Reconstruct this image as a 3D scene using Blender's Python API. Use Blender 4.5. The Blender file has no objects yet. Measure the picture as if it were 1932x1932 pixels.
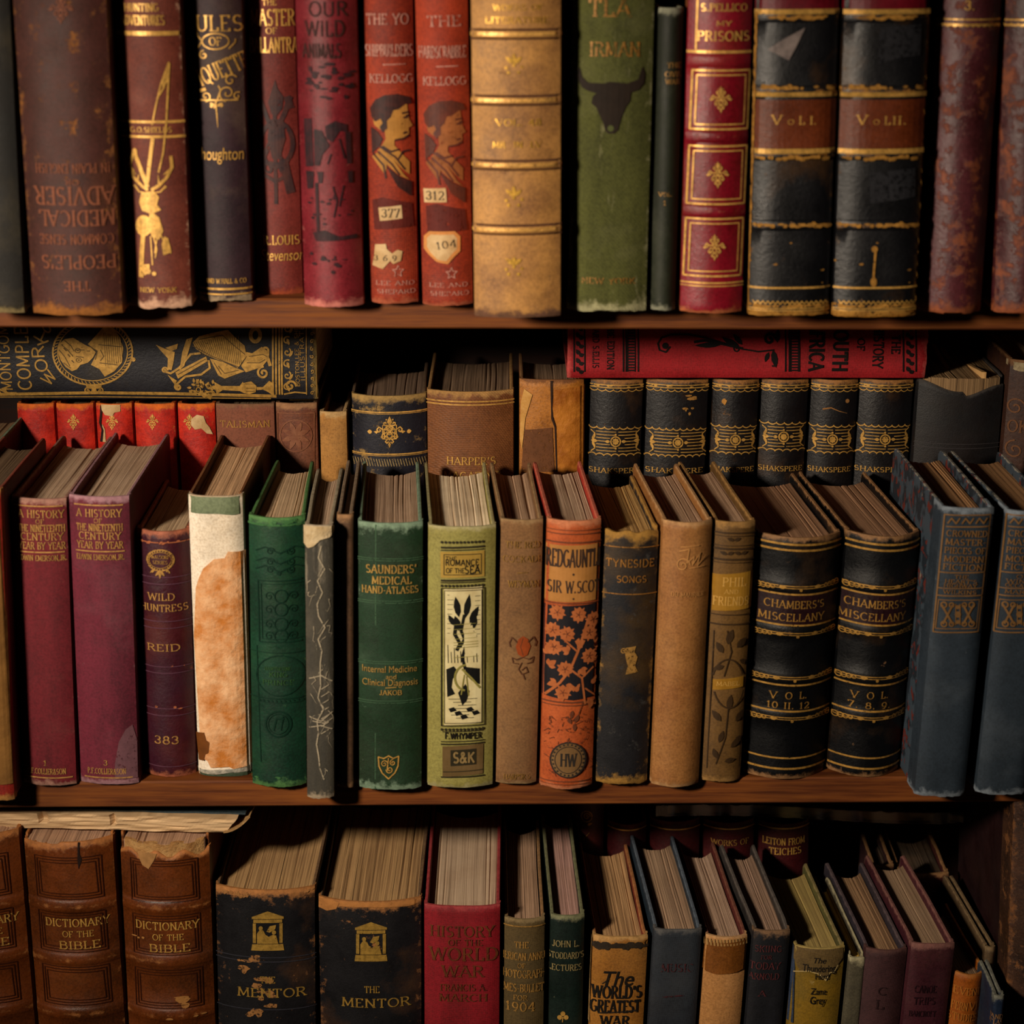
import bpy, bmesh, math, random
from mathutils import Vector, Matrix, noise
from mathutils.geometry import tessellate_polygon
random.seed(7)
SC = bpy.context.scene
COL = SC.collection
# ------------------------------------------------------------------ camera, world, light, exposure
F, PITCH, D, H = 3900.0, math.radians(16.78), 1.40, 0.6275
cam = bpy.data.objects.new('camera', bpy.data.cameras.new('camera')); COL.objects.link(cam)
cam.location = (0, -D, H); cam.rotation_euler = (math.pi/2-PITCH, 0, 0)
cam.data.sensor_width = 36; cam.data.lens = 36*F/1932; cam.data.clip_start = .05
cam.data.dof.use_dof = True; cam.data.dof.focus_distance = 1.60; cam.data.dof.aperture_fstop = 6.3
SC.camera = cam
SC.view_settings.view_transform = 'Standard'; SC.view_settings.look = 'None'
SC.view_settings.gamma = 1; SC.view_settings.use_curve_mapping = False
SC.view_settings.exposure = 0.0
wd = bpy.data.worlds.new('dark_room'); SC.world = wd; wd.use_nodes = True
wd.node_tree.nodes['Background'].inputs[0].default_value = (1.0, .80, .60, 1)
wd.node_tree.nodes['Background'].inputs[1].default_value = .006
def spot(name, loc, to, power, col, size, blend, r):
    l = bpy.data.lights.new(name, 'SPOT'); l.energy = power; l.color = col
    l.spot_size = math.radians(size); l.spot_blend = blend; l.shadow_soft_size = r
    o = bpy.data.objects.new(name, l); COL.objects.link(o); o.location = loc
    o.rotation_euler = (Vector(to)-Vector(loc)).to_track_quat('-Z', 'Y').to_euler(); return o
spot('reading_lamp', (-.70, -1.02, .66), (.04, .05, .14), 92, (1, .84, .66), 60, 1.0, .07)

# ------------------------------------------------------------------ geometry helpers
def ray(px, py):
    dx, dy = (px-966)/F, -(py-966)/F
    return Vector((dx, math.cos(PITCH)+dy*math.sin(PITCH), -math.sin(PITCH)+dy*math.cos(PITCH)))
def onY(px, py, Y):
    d = ray(px, py); return Vector((0, -D, H)) + d*((Y+D)/d.y)
def onZ(px, py, z):
    d = ray(px, py); return Vector((0, -D, H)) + d*((z-H)/d.z)
def lin(p, q): return lambda x: p.z+(q.z-p.z)*(x-p.x)/(q.x-p.x)
SHELF_T = .0205
_a, _b = onY(0, 617.5, 0), onY(1932, 623, 0)
_c, _d = onY(0, 1524.5, 0), onY(1932, 1513, 0)
ztop = lin(_a+Vector((0, 0, SHELF_T)), _b+Vector((0, 0, SHELF_T)))
zmid = lin(_c+Vector((0, 0, SHELF_T)), _d+Vector((0, 0, SHELF_T)))
ZLOW = -.335
zs = {'T': ztop, 'M': zmid, 'N': zmid, 'B': lambda x: ZLOW, 'C': lambda x: ZLOW}

def lin1(c):
    c /= 255.0
    return c/12.92 if c <= .04045 else ((c+.055)/1.055)**2.4
def hx(s, k=1.0, g=1.0):
    s = s.lstrip('#'); return tuple(min(1, lin1(int(s[i:i+2], 16))**g*k) for i in (0, 2, 4)) + (1,)
def hc(s, k=1.0): return hx(s, k*1.12, 1.13)

def lattice(nx, ny, nz, f, name, mat, parent, smooth=True, attrs=None):
    vs, idx, fs, par = [], {}, [], []
    def V(i, j, k):
        key = (i, j, k)
        if key not in idx:
            idx[key] = len(vs); vs.append(f(i/nx, j/ny, k/nz)); par.append((i/nx, j/ny, k/nz))
        return idx[key]
    for i in range(nx):
        for j in range(ny):
            fs.append((V(i, j, 0), V(i, j+1, 0), V(i+1, j+1, 0), V(i+1, j, 0)))
            fs.append((V(i, j, nz), V(i+1, j, nz), V(i+1, j+1, nz), V(i, j+1, nz)))
    for i in range(nx):
        for k in range(nz):
            fs.append((V(i, 0, k), V(i+1, 0, k), V(i+1, 0, k+1), V(i, 0, k+1)))
            fs.append((V(i, ny, k), V(i, ny, k+1), V(i+1, ny, k+1), V(i+1, ny, k)))
    for j in range(ny):
        for k in range(nz):
            fs.append((V(0, j, k), V(0, j, k+1), V(0, j+1, k+1), V(0, j+1, k)))
            fs.append((V(nx, j, k), V(nx, j+1, k), V(nx, j+1, k+1), V(nx, j, k+1)))
    me = bpy.data.meshes.new(name); me.from_pydata([tuple(v) for v in vs], [], fs)
    if smooth:
        me.polygons.foreach_set('use_smooth', [True]*len(fs))
        try: me.set_sharp_from_angle(angle=math.radians(42))
        except Exception: pass
    for an, fn in (attrs or {}).items():
        at = me.attributes.new(an, 'FLOAT', 'POINT')
        at.data.foreach_set('value', [fn(*p) for p in par])
    me.update()
    o = bpy.data.objects.new(name, me); COL.objects.link(o); o.parent = parent
    if mat: me.materials.append(mat)
    return o

# ------------------------------------------------------------------ materials
MATS = {}
class NT:
    def __init__(s, name):
        s.m = bpy.data.materials.new(name); s.m.use_nodes = True
        s.t = s.m.node_tree; s.p = s.t.nodes['Principled BSDF']
    def n(s, ty, **kw):
        nd = s.t.nodes.new(ty)
        for k, v in kw.items():
            if k.startswith('i_'):
                key = k[2:]; key = int(key) if key.isdigit() else key.replace('_', ' ')
                if isinstance(v, bpy.types.NodeSocket): s.t.links.new(v, nd.inputs[key])
                else: nd.inputs[key].default_value = v
            else: setattr(nd, k, v)
        return nd
    def math(s, op, a, b=0.0): return s.n('ShaderNodeMath', operation=op, i_0=a, i_1=b).outputs[0]
    def mix(s, f, a, b):
        nd = s.n('ShaderNodeMix', data_type='RGBA')
        for k, v in ((0, f), (6, a), (7, b)):
            if isinstance(v, bpy.types.NodeSocket): s.t.links.new(v, nd.inputs[k])
            else: nd.inputs[k].default_value = v
        return nd.outputs[2]
    def rng(s, v, a, b, c=0.0, d=1.0):
        return s.n('ShaderNodeMapRange', i_0=v, i_1=a, i_2=b, i_3=c, i_4=d).outputs[0]
    def noise(s, vec, sc, det=5, ro=.55): return s.n('ShaderNodeTexNoise', i_Vector=vec, i_Scale=sc, i_Detail=det, i_Roughness=ro).outputs[0]
    def coord(s, rnd=True):
        tc = s.n('ShaderNodeTexCoord').outputs['Object']
        if not rnd: return tc
        oi = s.n('ShaderNodeObjectInfo').outputs['Random']
        sh = s.math('MULTIPLY', oi, 7.0)
        cb = s.n('ShaderNodeCombineXYZ', i_0=sh, i_1=sh, i_2=sh).outputs[0]
        return s.n('ShaderNodeVectorMath', operation='ADD', i_0=tc, i_1=cb).outputs[0]
    def set(s, k, v):
        if isinstance(v, bpy.types.NodeSocket): s.t.links.new(v, s.p.inputs[k])
        else: s.p.inputs[k].default_value = v

def cover(c, c2=None, wc='#a07a50', wear=.4, fleck=0.0, rough=.6, weave=0, grain=0, spec=.35, mott=14, streak=0, fc=None):
    """cloth or leather: c mottled with c2, rubbed to wc at its edges (attribute 'wear') and in flecks"""
    c2 = c2 or c
    key = ('cover', c, c2, wc, wear, fleck, rough, weave, grain, spec, mott, streak, fc)
    if key in MATS: return MATS[key]
    fc = fc or wc; b = NT('binding'); v = b.coord()
    v2 = b.n('ShaderNodeMapping', i_Vector=v, i_Scale=(1, 1, .14)).outputs[0] if streak else v
    n1 = b.noise(v2, mott*(3 if streak else 1), 8, .66)
    base = b.mix(b.rng(n1, .40, .60), hc(c), hc(c2))
    n6 = b.noise(v, 34, 9, .72)
    base = b.mix(b.rng(n6, .50, .34, 0, .45), base, hc(c2, .55))
    n7 = b.noise(v, 15, 7, .62)
    base = b.mix(b.rng(n7, .54, .74, 0, .08+.16*wear), base, hc(wc, .8))
    n4 = b.noise(v, 640, 3, .6)
    base = b.mix(b.rng(n4, .45, .75, 0, .3), base, hc(c, 1.6)); base = b.mix(b.rng(n4, .50, .28, 0, .4), base, hc(c2, .4))
    n3 = b.noise(v, 120, 9, .72)
    at = b.n('ShaderNodeAttribute', attribute_name='wear').outputs['Fac']
    e = b.math('ADD', b.math('MULTIPLY', at, .62), b.math('MULTIPLY', n3, .95))
    m1 = b.rng(e, 1.05-.55*wear, 1.20-.5*wear, 0, min(1, .35+wear))
    n5 = b.noise(v2 if streak > 1 else v, 75, 11, .74)
    m2 = b.rng(n5, .685-.27*fleck, .74-.24*fleck, 0, .8 if fleck else 0)
    msk = b.math('MAXIMUM', m1, m2)
    wcol = b.mix(b.rng(b.noise(v, 210, 6, .7), .35, .65), hc(wc), hc(wc, .55))
    fcol = b.mix(b.rng(b.noise(v, 170, 6, .7), .35, .65), hc(fc), hc(fc, .55))
    b.set('Base Color', b.mix(m1, b.mix(m2, base, fcol), wcol))
    rg = b.math('ADD', b.rng(msk, 0, 1, rough, min(1, rough+.3)), b.rng(n6, .3, .7, -.08, .12))
    b.set('Roughness', rg)
    b.set('Specular IOR Level', spec)
    ht = b.noise(v, 900 if not grain else 420, 5, .7)
    if weave:
        w1 = b.n('ShaderNodeTexWave', bands_direction='DIAGONAL' if weave == 2 else 'X', i_Vector=v, i_Scale=230 if weave > 1 else 560).outputs['Fac']
        w2 = b.n('ShaderNodeTexWave', bands_direction='Z', i_Vector=v, i_Scale=210 if weave > 1 else 530).outputs['Fac']
        ht = b.math('ADD', b.math('MULTIPLY', ht, .6), b.math('MULTIPLY', b.math('ADD', w1, w2), .6))
    ht = b.math('ADD', ht, b.math('MULTIPLY', msk, -.7)); ht = b.math('ADD', ht, b.math('MULTIPLY', n6, 1.6))
    bp = b.n('ShaderNodeBump', i_Strength=.4 if grain else .3, i_Distance=.0009, i_Height=ht)
    b.set('Normal', bp.outputs[0])
    MATS[key] = b.m; return b.m

def pages(c='#c9ae8c', dark='#4a3323', dens=1500, contrast=1.0):
    key = ('pages', c, dark, dens, contrast)
    if key in MATS: return MATS[key]
    b = NT('aged_paper_edges'); v = b.coord()
    pu = b.n('ShaderNodeAttribute', attribute_name='pu').outputs['Fac']
    sp = b.n('ShaderNodeSeparateXYZ', i_0=v)
    def co(k, ky): return b.n('ShaderNodeCombineXYZ', i_0=b.math('MULTIPLY', pu, k), i_1=b.math('MULTIPLY', sp.outputs[1], ky), i_2=b.math('MULTIPLY', sp.outputs[2], ky)).outputs[0]
    n1 = b.noise(co(dens, 5), 1.0, 3, .7); n2 = b.noise(co(260, 3), 1.0, 4, .6); n3 = b.noise(v, 25, 6, .6)
    n4 = b.noise(co(800, 3), 1.0, 1, .5)
    t = b.math('ADD', b.math('MULTIPLY', n1, .7), b.math('MULTIPLY', n2, .3))
    base = b.mix(b.rng(t, .34, .54), hx(dark, 1.5), hx(c, 1.45))
    base = b.mix(b.rng(n3, .42, .75, 0, .35), base, hx('#8a6a4c'))
    gap = b.rng(n4, .24, .29, .7*contrast, 0)
    base = b.mix(gap, base, hx('#1c110a'))
    b.set('Base Color', base); b.set('Roughness', .85); b.set('Specular IOR Level', .15)
    ht = b.math('SUBTRACT', b.math('ADD', t, n1), b.math('MULTIPLY', gap, 1.2))
    b.set('Normal', b.n('ShaderNodeBump', i_Strength=.5*contrast, i_Distance=.0012, i_Height=ht).outputs[0])
    MATS[key] = b.m; return b.m

def foil(c='#c8963a', metal=.55, rough=.38, gone=.25, name='gilt'):
    key = (name, c, metal, rough, gone)
    if key in MATS: return MATS[key]
    b = NT(name); v = b.coord(); n = b.noise(v, 260, 6, .7)
    b.set('Base Color', b.mix(b.rng(n, .30, .62), hx(c, .6), hx(c, 1.35)))
    b.set('Metallic', metal); b.set('Roughness', rough)
    if gone:
        n2 = b.noise(v, 420, 5, .75); a = b.rng(n2, .30+.22*gone, .36+.22*gone)
        b.set('Alpha', a)
    MATS[key] = b.m; return b.m
def ink(c, rough=.7, gone=.15, c2=None):
    key = ('ink', c, rough, gone, c2)
    if key in MATS: return MATS[key]
    b = NT('printed_ink'); v = b.coord(); n = b.noise(v, 130, 8, .7)
    b.set('Base Color', b.mix(b.rng(n, .35, .65), hx(c), hx(c2 or c, 1 if c2 else .7))); b.set('Roughness', rough); b.set('Specular IOR Level', .25)
    if gone:
        n2 = b.noise(v, 330, 6, .75); b.set('Alpha', b.rng(n2, .28+.25*gone, .36+.25*gone))
    MATS[key] = b.m; return b.m
def paper(c, c2, rough=.8, sc=60, wrinkle=.4):
    key = ('paper', c, c2, rough, sc, wrinkle)
    if key in MATS: return MATS[key]
    b = NT('old_paper'); v = b.coord(); n = b.noise(v, sc, 9, .68); w = b.noise(v, sc*2.2, 5, .6)
    b.set('Base Color', b.mix(b.rng(n, .36, .62), hx(c), hx(c2))); b.set('Roughness', rough); b.set('Specular IOR Level', .2)
    b.set('Normal', b.n('ShaderNodeBump', i_Strength=wrinkle, i_Distance=.002, i_Height=b.math('ADD', n, w)).outputs[0])
    MATS[key] = b.m; return b.m
def marbled():
    if 'marbled' in MATS: return MATS['marbled']
    b = NT('marbled_paper'); v = b.coord(); n = b.noise(v, 45, 3, .6)
    vv = b.n('ShaderNodeVectorMath', operation='ADD', i_0=v, i_1=b.n('ShaderNodeVectorMath', operation='SCALE', i_0=b.n('ShaderNodeTexNoise', i_Vector=v, i_Scale=60).outputs[1], i_Scale=.02).outputs[0]).outputs[0]
    n2 = b.noise(vv, 70, 2, .5); n3 = b.noise(vv, 120, 2, .5)
    c = b.mix(b.rng(n2, .46, .52), hx('#161f28'), hx('#333f4a'))
    c = b.mix(b.rng(n3, .60, .63), c, hx('#5c2018')); c = b.mix(b.rng(n, .66, .69), c, hx('#8a7a68'))
    at = b.n('ShaderNodeAttribute', attribute_name='wear').outputs['Fac']
    c = b.mix(b.rng(b.math('MULTIPLY', at, b.noise(v, 130, 8, .7)), .42, .52), c, hx('#8a8478'))
    b.set('Base Color', c); b.set('Roughness', .6); MATS['marbled'] = b.m; return b.m
def wood(c, c2, c3, rough=.42):
    key = ('wood', c, c2, c3)
    if key in MATS: return MATS[key]
    b = NT('stained_wood'); v = b.coord(False)
    v1 = b.n('ShaderNodeMapping', i_Vector=v, i_Scale=(2.2, 30, 38)).outputs[0]
    v2 = b.n('ShaderNodeMapping', i_Vector=v, i_Scale=(10, 90, 240)).outputs[0]
    n1 = b.noise(v1, 1.4, 6, .6); n2 = b.noise(v2, 1.0, 5, .65); n3 = b.noise(v, 7, 4, .5)
    col = b.mix(b.rng(n1, .36, .64), hx(c), hx(c2)); col = b.mix(b.rng(n2, .42, .62, 0, .7), col, hx(c3)); col = b.mix(b.rng(n2, .45, .3, 0, .6), col, hx(c, .5))
    col = b.mix(b.rng(n3, .55, .75, 0, .5), col, hx(c, .6))
    b.set('Base Color', col); b.set('Roughness', b.rng(n2, .3, .7, rough, rough+.2)); b.set('Specular IOR Level', .3)
    b.set('Normal', b.n('ShaderNodeBump', i_Strength=.15, i_Distance=.001, i_Height=n2).outputs[0])
    MATS[key] = b.m; return b.m

# ------------------------------------------------------------------ a stroke alphabet with serifs (cap height 1)
def A(cx, cy, rx, ry, a0, a1, n=10):
    return [(cx+rx*math.cos(math.radians(a0+(a1-a0)*i/n)), cy+ry*math.sin(math.radians(a0+(a1-a0)*i/n))) for i in range(n+1)]
S_ = A(.32, .745, .25, .255, 40, 270, 9)+A(.32, .25, .28, .25, 90, -140, 9)[1:]
GL = {
 'A': (.82, [[(0, 0), (.41, 1)], [(.41, 1), (.82, 0)], [(.15, .34), (.67, .34)]]),
 'B': (.72, [[(.1, 0), (.1, 1)], [(.1, 1)]+A(.4, .77, .24, .23, 90, -90)+[(.1, .54)], [(.1, .54)]+A(.42, .27, .28, .27, 90, -90)+[(.1, 0)]]),
 'C': (.78, [A(.44, .5, .42, .5, 48, 312, 16)]),
 'D': (.82, [[(.1, 0), (.1, 1)], [(.1, 1)]+A(.34, .5, .44, .5, 90, -90, 14)+[(.1, 0)]]),
 'E': (.64, [[(.1, 0), (.1, 1)], [(.1, 1), (.58, 1), (.58, .86)], [(.1, .52), (.46, .52)], [(.1, 0), (.6, 0), (.6, .15)]]),
 'F': (.6, [[(.1, 0), (.1, 1)], [(.1, 1), (.58, 1), (.58, .86)], [(.1, .52), (.46, .52)]]),
 'G': (.84, [A(.44, .5, .42, .5, 48, 340, 16)+[(.82, .44)], [(.56, .44), (.84, .44)], [(.78, .44), (.78, .1)]]),
 'H': (.84, [[(.1, 0), (.1, 1)], [(.74, 0), (.74, 1)], [(.1, .52), (.74, .52)]]),
 'I': (.28, [[(.14, 0), (.14, 1)]]),
 'J': (.46, [[(.34, 1), (.34, .2)]+A(.18, .2, .16, .2, 0, -160, 7)[1:]]),
 'K': (.78, [[(.1, 0), (.1, 1)], [(.72, 1), (.1, .42)], [(.3, .6), (.74, 0)]]),
 'L': (.6, [[(.1, 0), (.1, 1)], [(.1, 0), (.58, 0), (.58, .2)]]),
 'M': (.98, [[(.08, 0), (.12, 1)], [(.12, 1), (.49, .12)], [(.49, .12), (.86, 1)], [(.86, 1), (.9, 0)]]),
 'N': (.86, [[(.1, 0), (.1, 1)], [(.1, 1), (.76, 0)], [(.76, 0), (.76, 1)]]),
 'O': (.88, [A(.44, .5, .42, .5, 0, 360, 22)]),
 'P': (.66, [[(.1, 0), (.1, 1)], [(.1, 1)]+A(.36, .75, .28, .25, 90, -90)+[(.1, .5)]]),
 'Q': (.88, [A(.44, .5, .42, .5, 0, 360, 22), [(.46, .2), (.86, -.14)]]),
 'R': (.76, [[(.1, 0), (.1, 1)], [(.1, 1)]+A(.36, .76, .27, .24, 90, -90)+[(.1, .52)], [(.36, .52), (.74, 0)]]),
 'S': (.64, [S_]),
 'T': (.74, [[(.37, 0), (.37, 1)], [(.04, .84), (.04, 1), (.7, 1), (.7, .84)]]),
 'U': (.82, [[(.1, 1), (.1, .3)]+A(.41, .3, .31, .3, 180, 360, 12)[1:]+[(.72, 1)]]),
 'V': (.8, [[(.0, 1), (.4, 0)], [(.4, 0), (.8, 1)]]),
 'W': (1.14, [[(0, 1), (.28, 0)], [(.28, 0), (.57, .96)], [(.57, .96), (.86, 0)], [(.86, 0), (1.14, 1)]]),
 'X': (.78, [[(.02, 1), (.76, 0)], [(.02, 0), (.76, 1)]]),
 'Y': (.78, [[(0, 1), (.39, .46)], [(.78, 1), (.39, .46)], [(.39, .46), (.39, 0)]]),
 'Z': (.7, [[(.06, .84), (.06, 1), (.64, 1), (.06, 0), (.66, 0), (.66, .16)]]),
 '&': (.86, [[(.82, 0), (.24, .74)]+A(.38, .83, .16, .16, 200, -20, 8)+[(.12, .34)]+A(.32, .22, .24, .22, 160, 340, 8)+[(.76, .5)]]),
 "'": (.2, [[(.12, 1), (.08, .72)]]), '.': (.24, [[(.1, .0), (.1, .1)]]), ',': (.24, [[(.12, .08), (.06, -.14)]]), '-': (.42, [[(.04, .42), (.38, .42)]]),
 '0': (.62, [A(.31, .5, .27, .5, 0, 360, 18)]), '1': (.4, [[(.04, .8), (.2, 1), (.2, 0)], [(.06, 0), (.34, 0)]]),
 '2': (.6, [A(.3, .72, .25, .28, 170, -35, 9)+[(.04, 0), (.56, 0), (.56, .14)]]),
 '3': (.58, [A(.27, .76, .23, .24, 160, -90, 9), A(.27, .27, .26, .27, 90, -165, 9)]),
 '4': (.64, [[(.46, 0), (.46, 1), (.02, .3), (.62, .3)]]), '5': (.58, [[(.5, 1), (.14, 1), (.1, .56)]+A(.29, .3, .26, .3, 110, -160, 10)]), '6': (.6, [A(.3, .3, .26, .3, 0, 360, 14), [(.05, .36), (.16, .72), (.46, 1)]]),
 '7': (.56, [[(.04, .84), (.04, 1), (.54, 1), (.2, 0)]]),
 '8': (.6, [A(.3, .76, .21, .24, 0, 360, 14), A(.3, .27, .27, .27, 0, 360, 14)]),
 '9': (.6, [A(.3, .68, .25, .32, 0, 360, 14), [(.55, .68), (.5, .3), (.28, 0)]]), ' ': (.36, [])}
# ------------------------------------------------------------------ the book builder
class Book: pass
PREV = {}; CUTS = []
def tag(o, label, cat, group=None):
    o['label'] = label; o['category'] = cat
    if group: o['group'] = group
ROWNAME = {'T': 'books standing on the upper shelf', 'M': 'front row of books on the middle shelf', 'N': 'back row of books on the middle shelf',
           'B': 'front row of books on the bottom shelf', 'C': 'back row of books on the bottom shelf'}
def nz(x, y, z, s=1.0): return noise.noise(Vector((x*s, y*s, z*s)))
SEED = [0]

def build(bk, w, h, d, sag, pw, cov, brd, pg, fray, drop, tb, splay, conc, bands, wrap, fan, torn, pglift, chip=None):
    SEED[0] += 1; sd = SEED[0]*3.17
    root = bk.root
    bk.w, bk.h, bk.sag = w, h, sag
    def prof(x):
        t = min(1, abs(x)/(w/2)); return sag*t**pw
    bk.prof = prof
    def boff(z):
        o = 0
        for (bz, amp, hw) in bands:
            t = abs(z-bz)/hw
            if t < 1: o = max(o, amp*(1-t*t)**.6)
        return o
    bk.boff = boff
    warpa = .0005+fray*.15
    bk.warp = lambda x, z: warpa*nz(x*25, z*18, sd+9)
    def outer(s, z):                         # s: arclength parameter -1..1 across spine and its two turned sides
        sw = .78
        if abs(s) <= sw:
            x = s/sw*w/2; y = prof(x)-boff(z)*(1-.3*abs(s)); nrm = Vector((0, 1, 0))
        else:
            q = (abs(s)-sw)/(1-sw); sg = 1 if s > 0 else -1
            x = sg*(w/2+splay[1 if sg > 0 else 0]*q*wrap/d-.0008*math.sin(math.pi*min(1, q*1.6))*(1 if q < .62 else 0)); y = sag+q*wrap
        return Vector((x, y, z))
    bk.outer = outer
    # z levels, denser near caps and raised bands
    zl = [0, .0012, .003, .006, .010]+[.010+(h-.020)*i/14 for i in range(1, 14)]+[h-.010, h-.006, h-.003, h-.0012, h]
    for (bz, amp, hw) in bands: zl += [bz+hw*q for q in (-1.02, -.9, -.6, 0, .6, .9, 1.02)]
    zl = sorted(set(round(q, 6) for q in zl if 0 <= q <= h)); NZ = len(zl)-1
    th = .0016
    def fs(u, v, k):
        s = u*2-1; z = zl[int(round(k*NZ))]
        p = outer(s, z)
        e = min(z, h-z)
        if e < .003: p.y += (.003-e)*.35*(1 if abs(s) < .8 else 0)
        n1 = nz(p.x*90+sd, z*30, sd)
        if z == h: p.z += fray*(n1*.9+nz(p.x*400+sd, 1, sd)*.55)-(torn(p.x) if torn else 0)
        elif z == 0: p.z += max(-.0006, fray*.5*(.2+n1*.8+nz(p.x*400, 5, sd)*.6))+(chip(p.x) if chip else 0)
        elif torn and z > h-.03: p.z -= torn(p.x)*max(0, (z-(h-.03))/.03)
        p.y += bk.warp(p.x, z)
        if v > .5:
            if abs(s) <= .78: p.y += th; p.x *= 1-th*2/w
            else: p.x -= th*(1 if s > 0 else -1)
        return p
    def wr(u, v, k):
        z = zl[int(round(k*NZ))]; s = abs(u*2-1)
        a = math.exp(-min(z, h-z)/.007)
        b = math.exp(-abs(s-.74)/.05)*.62
        c = max([.5*math.exp(-abs(z-q[0])/q[2]) for q in bands] or [0])
        return max(a, b, c)
    lattice(26, 1, NZ, fs, 'spine', cov, root, attrs={'wear': wr})
    # boards
    for sg in (-1, 1):
        sp = splay[0 if sg < 0 else 1]
        ys = [sag+wrap*.55, sag+wrap*.55+.002, sag+wrap+.01, .5*d, d-.012, d-.004, d-.0008, d]
        zz = [0, .0008, .004, .014, h*.3, h*.6, h-.014, h-.004, h-.0008, h]
        xs = [0, .3, .7, 1]
        def fb(u, v, k):
            iu, iv, ik = int(round(u*3)), int(round(v*7)), int(round(k*9))
            y, z, t = ys[iv], zz[ik], xs[iu]
            tt = tb if iv not in (0, 7) and ik not in (0, 9) else tb*.55
            q = (y-sag)/(d-sag)
            xo = w/2-.0004+sp*q+.0007*nz(y*25, z*16, sd+sg)
            x = sg*(xo-(tb-tt)/2-tt*t)
            cr = .0
            if iv >= 6 and ik in (0, 1, 8, 9): cr = .0016*(1+nz(sd, sg, ik))
            y2 = y-cr+.0006*nz(z*120, sd, sg)*(iv >= 6)
            z2 = z-(cr if ik >= 8 else -cr if ik <= 1 else 0)+(.0005+fray*.4)*nz(y*110, sd, sg+4)*(ik >= 8)
            return Vector((x, y2, max(z2, -.0002)))
        def wb(u, v, k):
            iv, ik = int(round(v*7)), int(round(k*9)); y, z = ys[iv], zz[ik]
            return max(math.exp(-min(z, h-z)/.003), math.exp(-(d-y)/.003), .5*math.exp(-(y-ys[0])/.003))
        ob = lattice(3, 7, 9, fb, 'board', brd, root, attrs={'wear': wb})
        if brd.name.startswith('marbled'): ob['label'] = 'board covered in dark marbled paper'
    # page block
    wp0 = w-2*tb-.0014; sq = .0035
    nx = max(14, min(56, int(w/.0011))); ny = 7
    rr = random.Random(SEED[0]); colj = []; gapj = 0
    for i in range(nx+1):
        gapj = gapj*.8+rr.uniform(-.00012, .00012)
        colj.append(gapj+rr.choice([0]*9+[-.0006, .0002]))
    def fp(u, v, k):
        x0 = (u-.5)*wp0; q = v
        yb = d-.009-conc*(1-(2*u-1)**2)
        yf = prof(x0)+th+.0004
        y = yf+(yb-yf)*q
        wid = wp0+(splay[0]*0+splay[1]*0)*q
        x = (u-.5)*wid + (splay[1]*fan[1]*u-splay[0]*fan[0]*(1-u))*q
        x += .0006*math.sin(u*9+sd)*math.sin(q*math.pi)
        z = sq+(h-drop-sq)*k
        if k == 1: z += colj[int(round(u*nx))]*(1+.5*math.sin(q*3+u*7)) + pglift*(q-.3)
        return Vector((x, y, z))
    lattice(nx, ny, 2, fp, 'page_block', pg, root, smooth=False, attrs={'pu': lambda u, v, k: u*wp0})

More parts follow.
